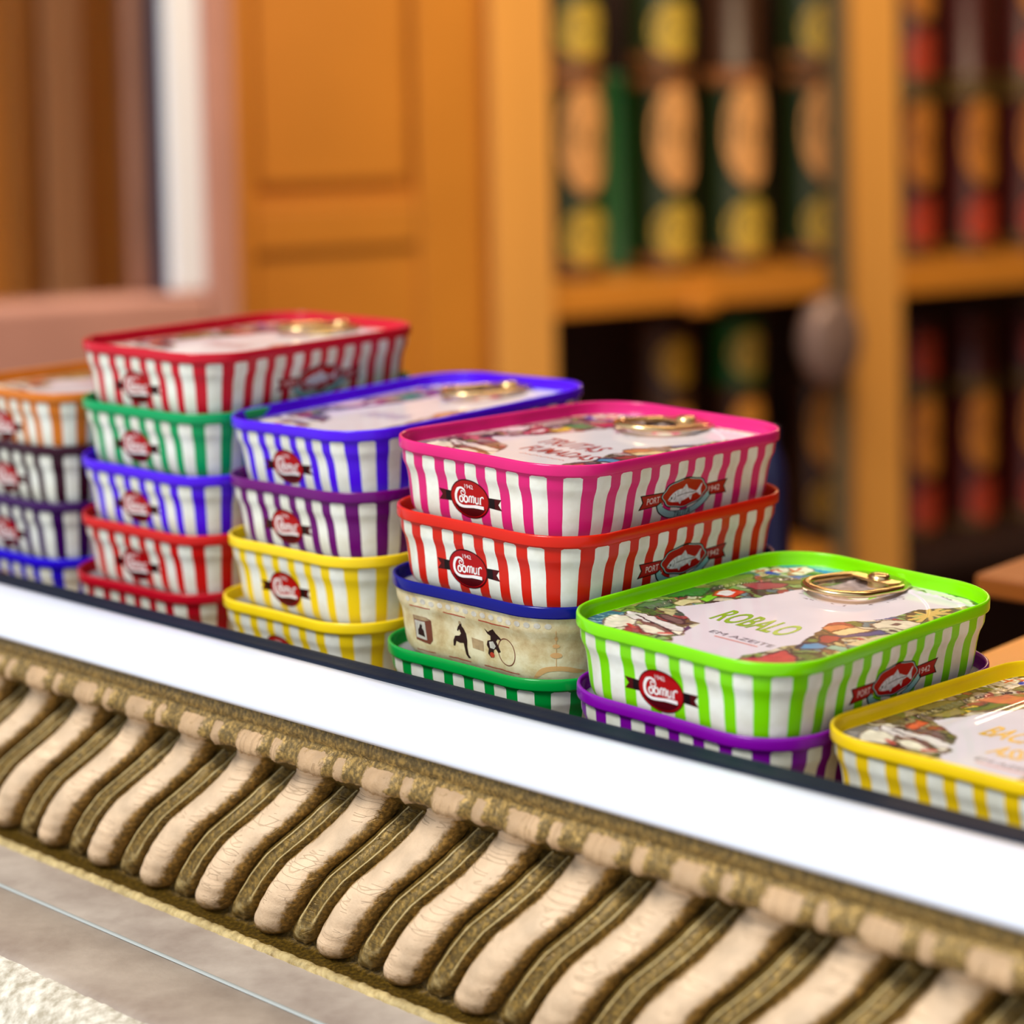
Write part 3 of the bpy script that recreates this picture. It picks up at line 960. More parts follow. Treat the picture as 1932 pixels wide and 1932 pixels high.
def cream_decor(parent):
    def dec(name, polys, strokes, off, a0, d0, mat, **k):
        bm = bmesh.new()
        for p_ in polys: add_poly(bm, p_)
        for s_ in strokes: add_stroke(bm, s_[0], s_[1])
        link(name, wrap(name, bm, off, a0, d0), mat, parent, **k)
    rnd = random.Random(4)
    # red wavy lines above and below
    for dep, x0, x1 in ((6.9, -20.4, 18), (19.4, -21, 18)):
        pts = []
        x = x0
        while x < x1:
            pts.append((x, rnd.uniform(-.12, .12))); x += 1.6
        for a, b in ((0, 6), (8, 14), (16, len(pts))):
            if b - a > 1: dec('red_line', [], [(pts[a:b], [rnd.uniform(.18, .34) for _ in pts[a:b]])], .06, 0, dep, M_REDLINE)
    # boxed portrait
    dec('portrait_box', [[(-3.6, 3.2), (1.8, 3.2), (3.6, 2.6), (3.6, -2.9), (2.4, -4.2), (-3.2, -3.6)]], [], .06, -16.8, 13.0, M_BROWN, label='printed box with a small portrait')
    dec('portrait_lid', [[(-3.2, 3.1), (1.6, 3.1), (3.1, 2.6), (1.2, 2.1), (-3.1, 2.2)]], [], .10, -16.8, 13.0, M_BROWNLT)
    dec('portrait_paper', [[(-3.1, 1.9), (1.2, 1.8), (1.5, -3.2), (-2.9, -2.9)]], [], .10, -16.8, 13.0, M_GREYW)
    dec('portrait_figure', [[(-1.9, -2.0), (-1.8, -.6), (-1.2, 0), (-.9, .8), (-.4, 1.1), (.1, .7), (0, 0), (.6, -.6), (.9, -2.4)]], [], .14, -16.8, 13.0, M_SEPIA)
    # dark dancing figure with one leg drawn up
    dec('dancing_figure', [[(-.5, 4.2), (.1, 4.5), (.5, 4.0), (.4, 3.4), (1.0, 2.8), (1.7, 1.5), (1.9, -.4), (1.7, -2.2), (1.9, -4.2), (2.6, -5.1), (1.7, -5.3), (1.0, -4.4),
                            (.7, -2.6), (.5, -1.3), (-.9, -1.5), (-2.1, -1.2), (-2.7, -2.6), (-3.3, -2.7), (-3.2, -1.2), (-2.4, .2), (-.8, .5), (-.2, 1.2), (-.7, 2.3), (-1.2, 1.6),
                            (-1.5, 1.9), (-1.0, 3.0), (-.4, 3.5)]], [], .06, -2.4, 13.2, M_SEPIA, label='printed dark dancing figure')
    dec('figure_patch', [[(-.4, 4.6), (.3, 4.7), (.35, 3.9), (-.3, 3.8)]], [], .10, -2.4, 13.2, M_BROWNLT)
    dec('brown_wash', [[(-2, 1.6), (2.2, 1.3), (2.1, -1.5), (-1.9, -1.2)]], [], .05, 3.2, 14.0, M_BROWNLT)
    # high-wheel cycle and tumbling rider
    whl = [(13.6 + 3.0 * math.cos(t), 3.6 * math.sin(t) - .9) for t in np.linspace(0, math.tau, 33)]
    dec('wheel_print', [], [(whl, .26)], .06, 0, 13.2, M_BROWN, label='printed large cycle wheel')
    dec('rider_print', [[(-2.8, 3.9), (-1.6, 3.1), (-.8, 3.6), (.4, 4.2), (1.2, 3.2), (2.6, 2.2), (2.9, 1.6), (1.6, 1.7), (.9, 1.0), (1.6, -.2), (2.3, -1.6), (1.4, -2.1), (.6, -1.1), (-.2, -1.6), (-.4, -3.2),
                         (-1.4, -3.9), (-2.4, -2.9), (-2.0, -1.6), (-2.6, -.6), (-2.2, .6), (-1.0, 1.0), (-.9, 2.2), (-1.9, 2.5)]], [], .08, 9.2, 12.8, M_SEPIA)
    dec('rider_shirt', [[(-1.6, .4), (-.2, .8), (.7, -.4), (0, -1.3), (-1.4, -1.2)]], [], .12, 9.2, 12.8, M_GREYW)
    dec('rider_head', [ellipse(-.9, -3.0, .8, .75, 12)], [], .12, 9.2, 12.8, M_REDLINE)
    # small tiered tower in apricot on its hill
    dec('tower_print', [ellipse(0, 4.0, .5, .6, 12), ellipse(0, 1.9, 1.15, .55, 14), ellipse(0, -.6, 1.9, .75, 16)], [([(0, 6.2), (0, -4.5)], .2)], .06, 30.8, 12.5, M_APRICOT)
    dec('hill_print', [spline([(-8, -7.2), (-5.5, -4.6), (-2, -3.6), (3, -3.6), (7, -4.4), (10, -5.2), (7, -5.6), (2, -4.8), (-3, -5.2), (-6.5, -7.0), (-8, -7.2)], 3)[:-1]], [], .05, 30.8, 12.5, M_APRICOT)
    # little arches under the rim
    for k in range(17):
        a = -21 + k * 3.1
        dec('pale_arch', [ellipse(0, 0, 1.0, .75, 10)], [], .05, a, 5.3 + rnd.uniform(-.15, .15), M_GREYW)


# ------------------------------------------------------------------ the tins
TINS = [(2,5,-87.74,681.97,-75.16,-39.56,-1.13,0.21), (2,4,-88.14,680.75,-93.09,-40.00,-0.97,0.93), (2,3,-88.05,677.48,-111.03,-40.28,-1.22,1.68),
        (2,2,-88.35,676.00,-128.97,-40.28,-0.89,1.86), (2,1,-90.22,674.85,-146.90,-40.13,-0.45,1.91),
        (3,4,-33.25,640.52,-93.09,-45.40,0.92,1.81), (3,3,-33.38,635.26,-111.03,-45.04,0.90,0.45), (3,2,-33.76,630.70,-128.97,-44.90,0.53,-0.08),
        (3,1,-35.39,627.21,-146.90,-44.77,0.40,-0.13),
        (4,4,21.39,572.60,-93.09,-42.31,-2.09,-1.41), (4,3,20.55,570.75,-111.03,-42.54,-1.43,-1.13), (4,2,18.90,570.26,-128.97,-42.66,-0.85,-0.61),
        (4,1,17.31,568.98,-146.90,-42.75,-0.75,-0.26),
        (5,2,67.65,517.28,-128.97,-43.37,-2.36,-0.68), (5,1,67.52,518.75,-146.90,-43.58,-1.82,-0.51),
        (6,1,124.62,475.22,-146.90,-45.20,-0.33,-2.43),
        (1,4,-139.41,723.45,-93.09,-42.66,-0.01,-0.03), (1,3,-139.24,724.55,-111.03,-42.67,0.18,-0.36), (1,2,-139.45,722.51,-128.97,-42.65,0.01,-0.04),
        (1,1,-139.64,720.66,-146.90,-42.62,-0.12,0.23)]
LOOK = {
    (2, 5): ('red_crimson', 'crimson and white striped fish tin topping the tallest stack, second stack from the left'),
    (2, 4): ('green_sea', 'green and white striped fish tin just below the crimson top tin of the tallest stack'),
    (2, 3): ('violet', 'blue-violet and white striped fish tin in the middle of the tallest stack'),
    (2, 2): ('red', 'red and white striped fish tin second from the bottom of the tallest stack'),
    (2, 1): ('dark_red', 'dark red fish tin at the bottom of the tallest stack, half hidden by the sill'),
    (3, 4): ('violet', 'blue-violet striped fish tin topping the stack with two yellow tins at its bottom'),
    (3, 3): ('purple', 'dark purple and white striped fish tin between the blue-violet tin and the yellow tins'),
    (3, 2): ('yellow', 'upper of two stacked yellow and white striped fish tins, below the dark purple tin'),
    (3, 1): ('yellow', 'lower of two stacked yellow fish tins, its base hidden behind the black sill strip'),
    (4, 4): ('pink', 'pink and white striped fish tin with crimson lid lettering, topping the fourth stack'),
    (4, 3): ('scarlet', 'scarlet and white striped fish tin directly under the pink one'),
    (4, 2): ('navy', 'cream tin with a navy blue rim and small brown printed figures'),
    (4, 1): ('green', 'green and white striped fish tin under the cream blue-rimmed tin, low behind the sill'),
    (5, 2): ('lime', 'lime green and white striped fish tin with a gold ring-pull, nearest sharp tin'),
    (5, 1): ('plum', 'bright purple and white striped fish tin under the lime green one'),
    (6, 1): ('gold', 'single yellow striped fish tin cut by the right edge, a light streak on its lid'),
    (1, 4): ('orange', 'orange and white striped fish tin on top of the leftmost stack'),
    (1, 3): ('maroon', 'very dark maroon and white striped fish tin under the orange one'),
    (1, 2): ('indigo', 'dark indigo and white striped fish tin third from the top of the leftmost stack'),
    (1, 1): ('blue', 'deep blue and white striped fish tin at the bottom of the leftmost stack')}


def make_tin(rec):
    s, l, x, y, z, th, ta, tb = rec
    q = {1: 1.018, 2: 1.010}.get(s, 1.0)
    x, y, z = x * q, y * q, z * q
    key, label = LOOK[(s, l)]
    top = key in ART and (l == {1: 4, 2: 5, 3: 4, 4: 4, 5: 2, 6: 1}[s])
    rot = Matrix.Rotation(R(th), 4, 'Z') @ Matrix.Rotation(R(tb), 4, 'X') @ Matrix.Rotation(-R(ta), 4, 'Y')
    t = empty('fish_tin', (0, 0, 0), label=label, cat='tin', group='stacked fish tins in the shop window')
    base = Matrix.Translation(W(x, y, z)) @ rot @ Matrix.Translation((0, 0, -TH / 1000))
    t.matrix_world = base
    # parts are modelled from the rim downwards: lift them onto the base point
    up = Matrix.Translation((0, 0, TH / 1000))

    def part(name, me, mat, **k):
        o = link(name, me, mat, t, **k)
        o.matrix_local = up
        return o
    if key == 'navy':
        body = part('body', ME_BODY, M_CREAM, label='parchment-coloured printed wall')
        cream_decor(body)
    else:
        body = part('body', ME_BODY, M_STRIPE[key])
        if key != 'gold':
            add_badge(body)
        if (s, l) in ((4, 4), (2, 5), (3, 4)):
            add_fish_badge(body, 'TRUTA')
        elif (s, l) in ((4, 3), (5, 2), (6, 1)):
            add_fish_badge(body, 'ROBALO')
    part('rim', ME_RIM, M_RIM[key])
    if not top:
        part('lid_panel', ME_LIDPLAIN, M_TINLID)
        return t
    lid = part('lid_panel', ART[key], M_ART, label='printed lid panel with painted ships and figures around a pale middle')
    ring, tongue, rivet = TAB
    tab = link('ring_pull', ring, M_TAB, t, label='gold ring-pull')
    tab.matrix_local = up @ Matrix.Translation((-.0034, .0352, -.0040)) @ Matrix.Rotation(R(-7), 4, 'Z')
    link('tongue', tongue, M_TAB, tab)
    link('rivet', rivet, M_TAB, tab)

    def letter(nm, bm, xx, yy, mat):
        link(nm, flat_text(nm, bm, xx, yy), mat, lid)
    if key == 'lime':
        letter('title_lettering', text_bm('ROBALO', 22.8, 11.2, shear=-.02, bold=.018), -1.6, -10.3, LIME_INK)
        letter('subtitle_lettering', text_bm('EM AZEITE', 19, 2.3), 4.2, -24.4, GREY_INK)
        bm = bmesh.new(); add_stroke(bm, [(-6.5, 0), (6.5, 0)], .55); letter('underline', bm, 4.5, -27.3, ORANGE_INK)
    elif key == 'pink':
        letter('title_lettering', text_bm('TRUTAS', 22, 9.4, bold=.01), -2.4, -5.6, RED_INK)
        letter('second_title_lettering', text_bm('FUMADAS', 24, 7.6, bold=.01), 3.2, -17.6, RED_INK)
        bm = bmesh.new(); add_stroke(bm, spline([(-8 + k * .8, .7 * ((k * 7) % 5 - 2) / 3) for k in range(21)], 2), .3)
        letter('script_line', bm, 3.5, -25.5, ORANGE_INK)
    elif key == 'gold':
        letter('title_lettering', text_bm('BACALHAU', 28, 9.6, bold=.018), 2.2, -10.0, YEL_INK)
        letter('second_title_lettering', text_bm('ASSADO', 19, 8.0, bold=.018), 7.0, -22.6, YEL_INK)
        letter('subtitle_lettering', text_bm('EM AZEITE', 17, 2.2), 7.0, -31.5, GREY_INK)
        bm = bmesh.new(); add_stroke(bm, [(-5.5, 0), (8, 0)], .5); letter('underline', bm, 5.5, -34.2, ORANGE_INK)
    else:
        ink = VIOLET_INK if key == 'violet' else RED_INK
        bm = bmesh.new()
        for k in range(5):      # too blurred to read: upright strokes only
            add_stroke(bm, [(-8 + k * 3.9, -3.6), (-7.4 + k * 3.9, 3.6)], 1.1)
        letter('blurred_lettering', bm, -1.5, -9, ink)
    return t


for rec in TINS:
    make_tin(rec)

# ------------------------------------------------------------------ counter under the tins
M_COUNTER = pbr('counter_wood', rgb(176, 138, 84), .45, nscale=18, namt=.18, stretch=(1, 8, 1))
M_ORWOOD = pbr('orange_wood', rgb(206, 122, 26), .38, coat=.15, nscale=10, namt=.14, stretch=(1, 1, .12))
M_ORWOOD_H = pbr('orange_wood_board', rgb(208, 134, 46), .38, coat=.15, nscale=10, namt=.14, stretch=(.2, 1, 1))
M_HONEY = pbr('honey_wood', rgb(226, 162, 80), .38, coat=.15, nscale=12, namt=.10, stretch=(1, 1, .1))
o = link('display_counter', box_mesh('display_counter', RF, -900, -120, 371, 512, -188, -171.2, 1.0), M_COUNTER,
         label='tan wooden window counter the tins stand on', cat='counter')
o = link('wooden_board', box_mesh('wooden_board', RF, -318, -60, 512.5, 700, -188, -170.5, 1.0), M_ORWOOD_H,
         label='orange wooden board behind the lime and yellow tins', cat='board')

# ------------------------------------------------------------------ window sill: gasket and white profile
S0, S1 = -900.0, -40.0


def sweep(name, prof, s0, s1, ns=2, smooth=True, fn=None):
    V = []; F = []
    m = len(prof)
    for i in range(ns):
        s = s0 + (s1 - s0) * i / (ns - 1)
        for j, (n, z) in enumerate(prof):
            dn, dz = fn(s, j, n, z) if fn else (0, 0)
            V.append(RF(s, n + dn, z + dz))
    for i in range(ns - 1):
        for j in range(m - 1):
            F.append((i * m + j, (i + 1) * m + j, (i + 1) * m + j + 1, i * m + j + 1))
    me = mesh(name, V, F, smooth)
    bm = bmesh.new(); bm.from_mesh(me)
    bmesh.ops.recalc_face_normals(bm, faces=bm.faces)
    # open strips: make the faces look up / outwards
    q = sum(f.normal.z * f.calc_area() - (f.normal.x * EN[0] + f.normal.y * EN[1]) * f.calc_area() for f in bm.faces)
    if q < 0: bmesh.ops.reverse_faces(bm, faces=bm.faces)
    bm.to_mesh(me); bm.free()
    return me


def white_sill_mat():
    m = pbr('white_painted_sill', rgb(226, 232, 248), .28, coat=.3)
    nt = m.node_tree; L = nt.links.new
    p = nt.nodes['Principled BSDF']
    tc = node(nt, 'ShaderNodeTexCoord')
    v = node(nt, 'ShaderNodeTexVoronoi'); v.inputs['Scale'].default_value = 34; L(tc.outputs['Object'], v.inputs['Vector'])
    lt = node(nt, 'ShaderNodeMath', operation='LESS_THAN'); lt.inputs[1].default_value = .035; L(v.outputs['Distance'], lt.inputs[0])
    mx = node(nt, 'ShaderNodeMix', data_type='RGBA'); L(lt.outputs[0], mx.inputs[0])
    mx.inputs[6].default_value = rgb(226, 232, 248); mx.inputs[7].default_value = rgb(120, 120, 140)
    L(mx.outputs[2], p.inputs['Base Color'])
    return m


GASK = [(370.5, -172), (369.4, -151.0), (368.6, -149.6), (367.4, -149.1), (365.8, -149.3), (364.8, -149.6), (363, -149.5), (361.6, -149.7), (361.0, -150.4), (360.8, -153)]
link('trim_1', sweep('sill_gasket', GASK, S0, S1), pbr('black_rubber', rgb(10, 24, 44), .5, spec=.2, bump=.2, bscale=500), kind='structure',
     label='dark rubber strip along the inner edge of the white sill')
SILL = [(362, -153), (361.2, -150.6), (360.4, -149.9), (358, -149.9), (355.5, -150.3), (353, -151.1), (350.6, -152.4), (348.4, -154.1), (346.6, -156.2),
        (345.3, -158.4), (345.0, -159.6), (345.6, -160.6), (348.5, -161.2), (352, -161.5)]
link('trim_2', sweep('white_sill', SILL, S0, S1), white_sill_mat(), kind='structure', label='glossy white rounded window sill profile')


# ------------------------------------------------------------------ carved gilt moulding
def carved_mat(name, base, gild, crack, lo=.42, hi=.58, rough=.55):
    """worn paint over gilding: patches of base colour and gilt with dark cracks and dirt; UV.x = 0 crest .. 1 hollow"""
    m = bpy.data.materials.new(name)
    m.use_nodes = True
    nt = m.node_tree; L = nt.links.new
    p = nt.nodes['Principled BSDF']
    geo = node(nt, 'ShaderNodeNewGeometry')
    uv = node(nt, 'ShaderNodeUVMap'); uv.uv_map = 'wear'
    sp = node(nt, 'ShaderNodeSeparateXYZ'); L(uv.outputs[0], sp.inputs[0])
    n1 = node(nt, 'ShaderNodeTexNoise'); n1.inputs['Scale'].default_value = 330; n1.inputs['Detail'].default_value = 6; n1.inputs['Roughness'].default_value = .7
    L(geo.outputs['Position'], n1.inputs['Vector'])
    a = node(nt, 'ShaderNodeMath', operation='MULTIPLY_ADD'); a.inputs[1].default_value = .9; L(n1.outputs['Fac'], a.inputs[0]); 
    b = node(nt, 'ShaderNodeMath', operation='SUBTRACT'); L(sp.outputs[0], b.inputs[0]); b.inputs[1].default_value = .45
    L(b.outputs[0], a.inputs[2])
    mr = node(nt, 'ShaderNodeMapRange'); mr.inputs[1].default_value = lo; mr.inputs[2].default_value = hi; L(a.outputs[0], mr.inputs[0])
    n2 = node(nt, 'ShaderNodeTexNoise'); n2.inputs['Scale'].default_value = 900; n2.inputs['Detail'].default_value = 3
    L(geo.outputs['Position'], n2.inputs['Vector'])
    g = node(nt, 'ShaderNodeValToRGB')
    e = g.color_ramp.elements
    e[0].position = .36; e[0].color = rgb(*[int(c * .78) for c in gild])
    e[1].position = .66; e[1].color = rgb(*[min(255, int(c * 1.3)) for c in gild])
    k = e.new(.5); k.color = rgb(*gild)
    L(n2.outputs['Fac'], g.inputs[0])
    n3 = node(nt, 'ShaderNodeTexNoise'); n3.inputs['Scale'].default_value = 90; n3.inputs['Detail'].default_value = 4
    L(geo.outputs['Position'], n3.inputs['Vector'])
    cb = node(nt, 'ShaderNodeValToRGB')
    cb.color_ramp.elements[0].position = .35; cb.color_ramp.elements[0].color = rgb(*[int(c * .86) for c in base])
    cb.color_ramp.elements[1].position = .65; cb.color_ramp.elements[1].color = rgb(*base)
    L(n3.outputs['Fac'], cb.inputs[0])
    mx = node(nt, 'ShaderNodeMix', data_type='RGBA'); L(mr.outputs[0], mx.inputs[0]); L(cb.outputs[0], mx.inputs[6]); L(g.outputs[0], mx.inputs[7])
    # cracks across the carving (UV.y runs along it, mm)
    cv = node(nt, 'ShaderNodeCombineXYZ')
    s1 = node(nt, 'ShaderNodeMath', operation='MULTIPLY'); s1.inputs[1].default_value = 1.6; L(sp.outputs[0], s1.inputs[0])
    L(s1.outputs[0], cv.inputs[0]); L(sp.outputs[1], cv.inputs[1]); 
    s3 = node(nt, 'ShaderNodeSeparateXYZ'); L(geo.outputs['Position'], s3.inputs[0])
    s4 = node(nt, 'ShaderNodeMath', operation='MULTIPLY'); s4.inputs[1].default_value = 60; L(s3.outputs[0], s4.inputs[0]); L(s4.outputs[0], cv.inputs[2])
    vo = node(nt, 'ShaderNodeTexVoronoi', feature='DISTANCE_TO_EDGE'); vo.inputs['Scale'].default_value = .62; L(cv.outputs[0], vo.inputs['Vector'])
    lt = node(nt, 'ShaderNodeMapRange'); lt.inputs[1].default_value = .0; lt.inputs[2].default_value = .035; lt.inputs[3].default_value = 1; lt.inputs[4].default_value = 0
    L(vo.outputs['Distance'], lt.inputs[0])
    gate = node(nt, 'ShaderNodeMath', operation='GREATER_THAN'); gate.inputs[1].default_value = .50; L(n3.outputs['Fac'], gate.inputs[0])
    ck = node(nt, 'ShaderNodeMath', operation='MULTIPLY'); L(lt.outputs[0], ck.inputs[0]); L(gate.outputs[0], ck.inputs[1])
    ck2 = node(nt, 'ShaderNodeMath', operation='MULTIPLY'); ck2.inputs[1].default_value = crack; L(ck.outputs[0], ck2.inputs[0])
    m2 = node(nt, 'ShaderNodeMix', data_type='RGBA'); L(ck2.outputs[0], m2.inputs[0]); L(mx.outputs[2], m2.inputs[6]); m2.inputs[7].default_value = rgb(118, 86, 48)
    L(m2.outputs[2], p.inputs['Base Color'])
    rr = node(nt, 'ShaderNodeMapRange'); rr.inputs[3].default_value = rough; rr.inputs[4].default_value = .34; L(mr.outputs[0], rr.inputs[0])
    L(rr.outputs[0], p.inputs['Roughness'])
    me_ = node(nt, 'ShaderNodeMath', operation='MULTIPLY'); me_.inputs[1].default_value = .35; L(mr.outputs[0], me_.inputs[0]); L(me_.outputs[0], p.inputs['Metallic'])
    bp = node(nt, 'ShaderNodeBump'); bp.inputs['Strength'].default_value = .7; bp.inputs['Distance'].default_value = .0007
    hh = node(nt, 'ShaderNodeMath', operation='SUBTRACT'); L(n1.outputs['Fac'], hh.inputs[0]); L(ck2.outputs[0], hh.inputs[1])
    L(hh.outputs[0], bp.inputs['Height']); L(bp.outputs[0], p.inputs['Normal'])
    return m


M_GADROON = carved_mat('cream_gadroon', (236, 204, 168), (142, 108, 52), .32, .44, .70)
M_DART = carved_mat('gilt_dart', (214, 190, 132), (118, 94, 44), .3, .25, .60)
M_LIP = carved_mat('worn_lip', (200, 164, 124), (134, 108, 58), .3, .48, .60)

PITCHG = 24.65
SREF = -448.3
KZ = [-170.0, -176.5, -181.0, -187.0, -192.0, -197.0, -202.0, -207.0, -214.0, -220.0]
KC = [2.0, -8.0, -11.3, -15.0, -19.3, -24.3, -27.8, -31.2, -36.2, -40.5]
_NZ = [-163, -170.0, -174, -178.0, -183.0, -188.0, -193.0, -198.0, -203.0, -208, -212.0, -215.5, -218.5]
_NN = [348.5, 347.0, 349.4, 352.4, 351.0, 346.8, 342.6, 339.6, 337.8, 337.4, 337.8, 338.8, 340.6]


def rib_c(z): return float(np.interp(-z, [-k for k in KZ], KC))
def crest_n(z): return float(np.interp(-z, [-k for k in _NZ], _NN))


# ground: fillet, lip and hollow behind the ribs
GP = [(352, -160.5), (349.6, -161.0), (348.4, -161.6), (348.0, -163.5), (347.8, -165.0), (348.6, -165.8), (348.4, -166.6), (347.6, -167.4), (346.6, -168.3), (345.9, -169.4), (345.5, -170.6),
      (345.7, -171.8), (346.6, -172.8), (348.6, -173.4), (351.0, -174.6), (353.6, -176.8), (358.6, -180), (359.0, -185), (355.4, -190), (350.0, -195), (346.0, -200), (343.8, -205), (343.0, -210), (343.2, -214), (343.6, -217.0), (341, -217.75), (337, -217.85)]


def ground_fn(s, j, n, z):
    # lip scallops: a broad boss above each rib, a small one above each dart
    ph = ((s - SREF - 1.2) / PITCHG) % 1.0
    d = min(ph, 1 - ph) * PITCHG
    d2 = abs(ph - .42) * PITCHG
    boss = max(0, 1 - (d / 6.2) ** 4) * 1.0 + max(0, 1 - (d2 / 2.7) ** 2) * .7
    r = math.sin(s * 1.7) * .12 + math.sin(s * 3.9 + j) * .10 + math.sin(s * .61 + j * 2.1) * .12
    if 8 <= j <= 12:
        return (-1.5 * boss + .5 + r, -.35 * boss + r * .6)
    if j >= len(GP) - 3: return (r * .3, 0)
    if j < 8:
        return (-.35 * boss * (j >= 6) + r * .5, r * .35)
    return (r * .6, 0)


me = sweep('carved_ground', GP, -720, -100, 1400, True, ground_fn)
M_HOLLOW_SHADE = carved_mat('hollow_painted_shade', (96, 74, 26), (92, 70, 22), 0.0, .2, .6)  # darker tone paints the recess shade into the hollows
uvl = me.uv_layers.new(name='wear')
nrow = len(GP)
lv = np.zeros(len(me.loops), np.int32); me.loops.foreach_get('vertex_index', lv)
wearv = {0: .9, 1: .9, 2: .9, 3: .9, 4: .9, 5: 1, 6: .9, 7: .55, 8: .45, 9: .42, 10: .42, 11: .5, 12: .7}
jj = lv % nrow
ss = -720 + (620.0) * (lv // nrow) / 1399
wv = np.array([wearv.get(int(j), .95) for j in range(nrow)])[jj]
ph = ((ss - SREF - 1.2) / PITCHG) % 1.0
dd = np.minimum(ph, 1 - ph) * PITCHG
d2 = np.abs(ph - .42) * PITCHG
bossv = np.maximum(np.clip(1 - (dd / 6.6) ** 4, 0, 1), np.clip(1 - (d2 / 3.0) ** 2, 0, 1))
lipm = (jj >= 7) & (jj <= 12)
wv = np.where(lipm, 1.0 - .62 * bossv, wv)
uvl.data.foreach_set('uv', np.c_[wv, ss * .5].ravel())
me.materials.append(None); me.materials.append(M_HOLLOW_SHADE)
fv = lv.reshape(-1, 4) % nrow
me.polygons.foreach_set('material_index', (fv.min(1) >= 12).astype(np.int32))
trim = link('trim_3', me, M_LIP, kind='structure', label='carved gilt moulding under the white sill')


def gadroon_mesh():
    """one slanting convex rib: origin on the lip at s = 0"""
    NT, NA = 44, 18
    HWR = 7.3
    zt, zb = -172.4, -218.6
    V = []; UV = []
    for i in range(NT + 1):
        t = i / NT
        z = zt + (zb - zt) * t
        c = rib_c(z); n0 = crest_n(z)
        hw = HWR
        if t < .10: hw = HWR - .9 * (1 - t / .10)
        if t > .84: hw = HWR * math.sqrt(max(0.0, 1 - ((t - .84) / .161) ** 3.2)) 
        dep = 6.8 * (hw / HWR) ** .4
        # gentle tool-mark ripples
        rip = .14 * math.sin(t * 70) * min(1, t * 4)
        for k in range(NA + 1):
            a = math.pi * k / NA
            x = -math.cos(a); y = math.sin(a)
            V.append((c + hw * x * (1 if abs(x) < 1 else 1), n0 + dep * (1 - y ** .9) + 2.2 * max(0, (t - .9) / .1) ** 2 + rip * y, z))
            q = abs(math.cos(a) - .06)
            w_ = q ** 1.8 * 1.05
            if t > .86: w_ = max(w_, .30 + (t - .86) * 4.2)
            if t < .3: w_ = max(w_, .15 + .25 * (1 - t / .3))  # more gilt at the top: patina plus painted shade under the lip
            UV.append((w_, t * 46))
    F = []
    m = NA + 1
    for i in range(NT):
        for k in range(NA):
            F.append((i * m + k, i * m + k + 1, (i + 1) * m + k + 1, (i + 1) * m + k))
    return V, F, UV


def dart_mesh():
    """twin fillets between two ribs, ending in a small drop"""
    NT = 40
    zt, zb = -175.5, -218.6
    # section: x offset, relief
    V = []; UV = []
    for i in range(NT + 1):
        t = i / NT
        z = zt + (zb - zt) * t
        c = rib_c(z) - PITCHG / 2 + .3
        n0 = crest_n(z) + 3.3 - 1.2 * t
        if t < .22: n0 += (.22 - t) * 26
        sp = 2.5 - .9 * t
        bulb = math.exp(-((t - .86) / .11) ** 2)
        end = math.sqrt(max(0.0, 1 - max(0, (t - .88) / .122) ** 2.2))
        w_ = (3.9 - .6 * t) * (1 - bulb) + 4.3 * bulb
        w_ *= end
        sec = [(-1.35, 4.5, 1), (-1.0, 2.0, 1), (-.78, .7, .6), (-.68, 0, 0), (-.58, .7, .6), (-.42, 1.5, 1), (0, 1.7, 1), (.42, 1.5, 1), (.58, .7, .6), (.68, 0, 0), (.78, .7, .6), (1.0, 2.0, 1), (1.35, 4.5, 1)]
        rnd_ = [(-1.35, 4.5, 1), (-1.0, 1.6, .9), (-.8, .6, .7), (-.6, .1, .6), (-.4, -.35, .5), (-.2, -.6, .45), (0, -.7, .45), (.2, -.6, .45), (.4, -.35, .5), (.6, .1, .6), (.8, .6, .7), (1.0, 1.6, .9), (1.35, 4.5, 1)]
        for (x, r, u), (x2, r2, u2) in zip(sec, rnd_):
            xx = (x * (1 - bulb) + x2 * bulb) * w_; rr = r * .75 * (1 - bulb) + r2 * 1.3 * bulb
            V.append((c + xx, n0 + rr * .9 + (1 - end) * 3, z)); UV.append((u * (1 - bulb) + u2 * bulb, t * 40))
    F = []
    m = 13
    for i in range(NT):
        for k in range(m - 1):
            F.append((i * m + k, i * m + k + 1, (i + 1) * m + k + 1, (i + 1) * m + k))
    return V, F, UV


def shared_carve(name, data):
    V, F, UV = data
    vv = [((s * ES[0] + n * EN[0]) / 1000, (s * ES[1] + n * EN[1]) / 1000, z / 1000) for s, n, z in V]
    me = mesh(name, vv, F)
    ly = me.uv_layers.new(name='wear')
    idx = np.zeros(len(me.loops), np.int32); me.loops.foreach_get('vertex_index', idx)
    ly.data.foreach_set('uv', np.array(UV)[idx].ravel())
    # outward faces
    bm = bmesh.new(); bm.from_mesh(me)
    q = sum(-(f.normal.x * EN[0] + f.normal.y * EN[1]) * f.calc_area() for f in bm.faces)
    if q < 0: bmesh.ops.reverse_faces(bm, faces=bm.faces)
    bm.to_mesh(me); bm.free()
    return me


ME_GAD = shared_carve('gadroon', gadroon_mesh())
ME_DART = shared_carve('dart', dart_mesh())
for k in range(-8, 14):
    s = SREF + k * PITCHG
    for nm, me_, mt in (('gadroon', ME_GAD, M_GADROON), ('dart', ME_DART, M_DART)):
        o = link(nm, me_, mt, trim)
        o.location = (s * ES[0] / 1000, s * ES[1] / 1000, CZ)

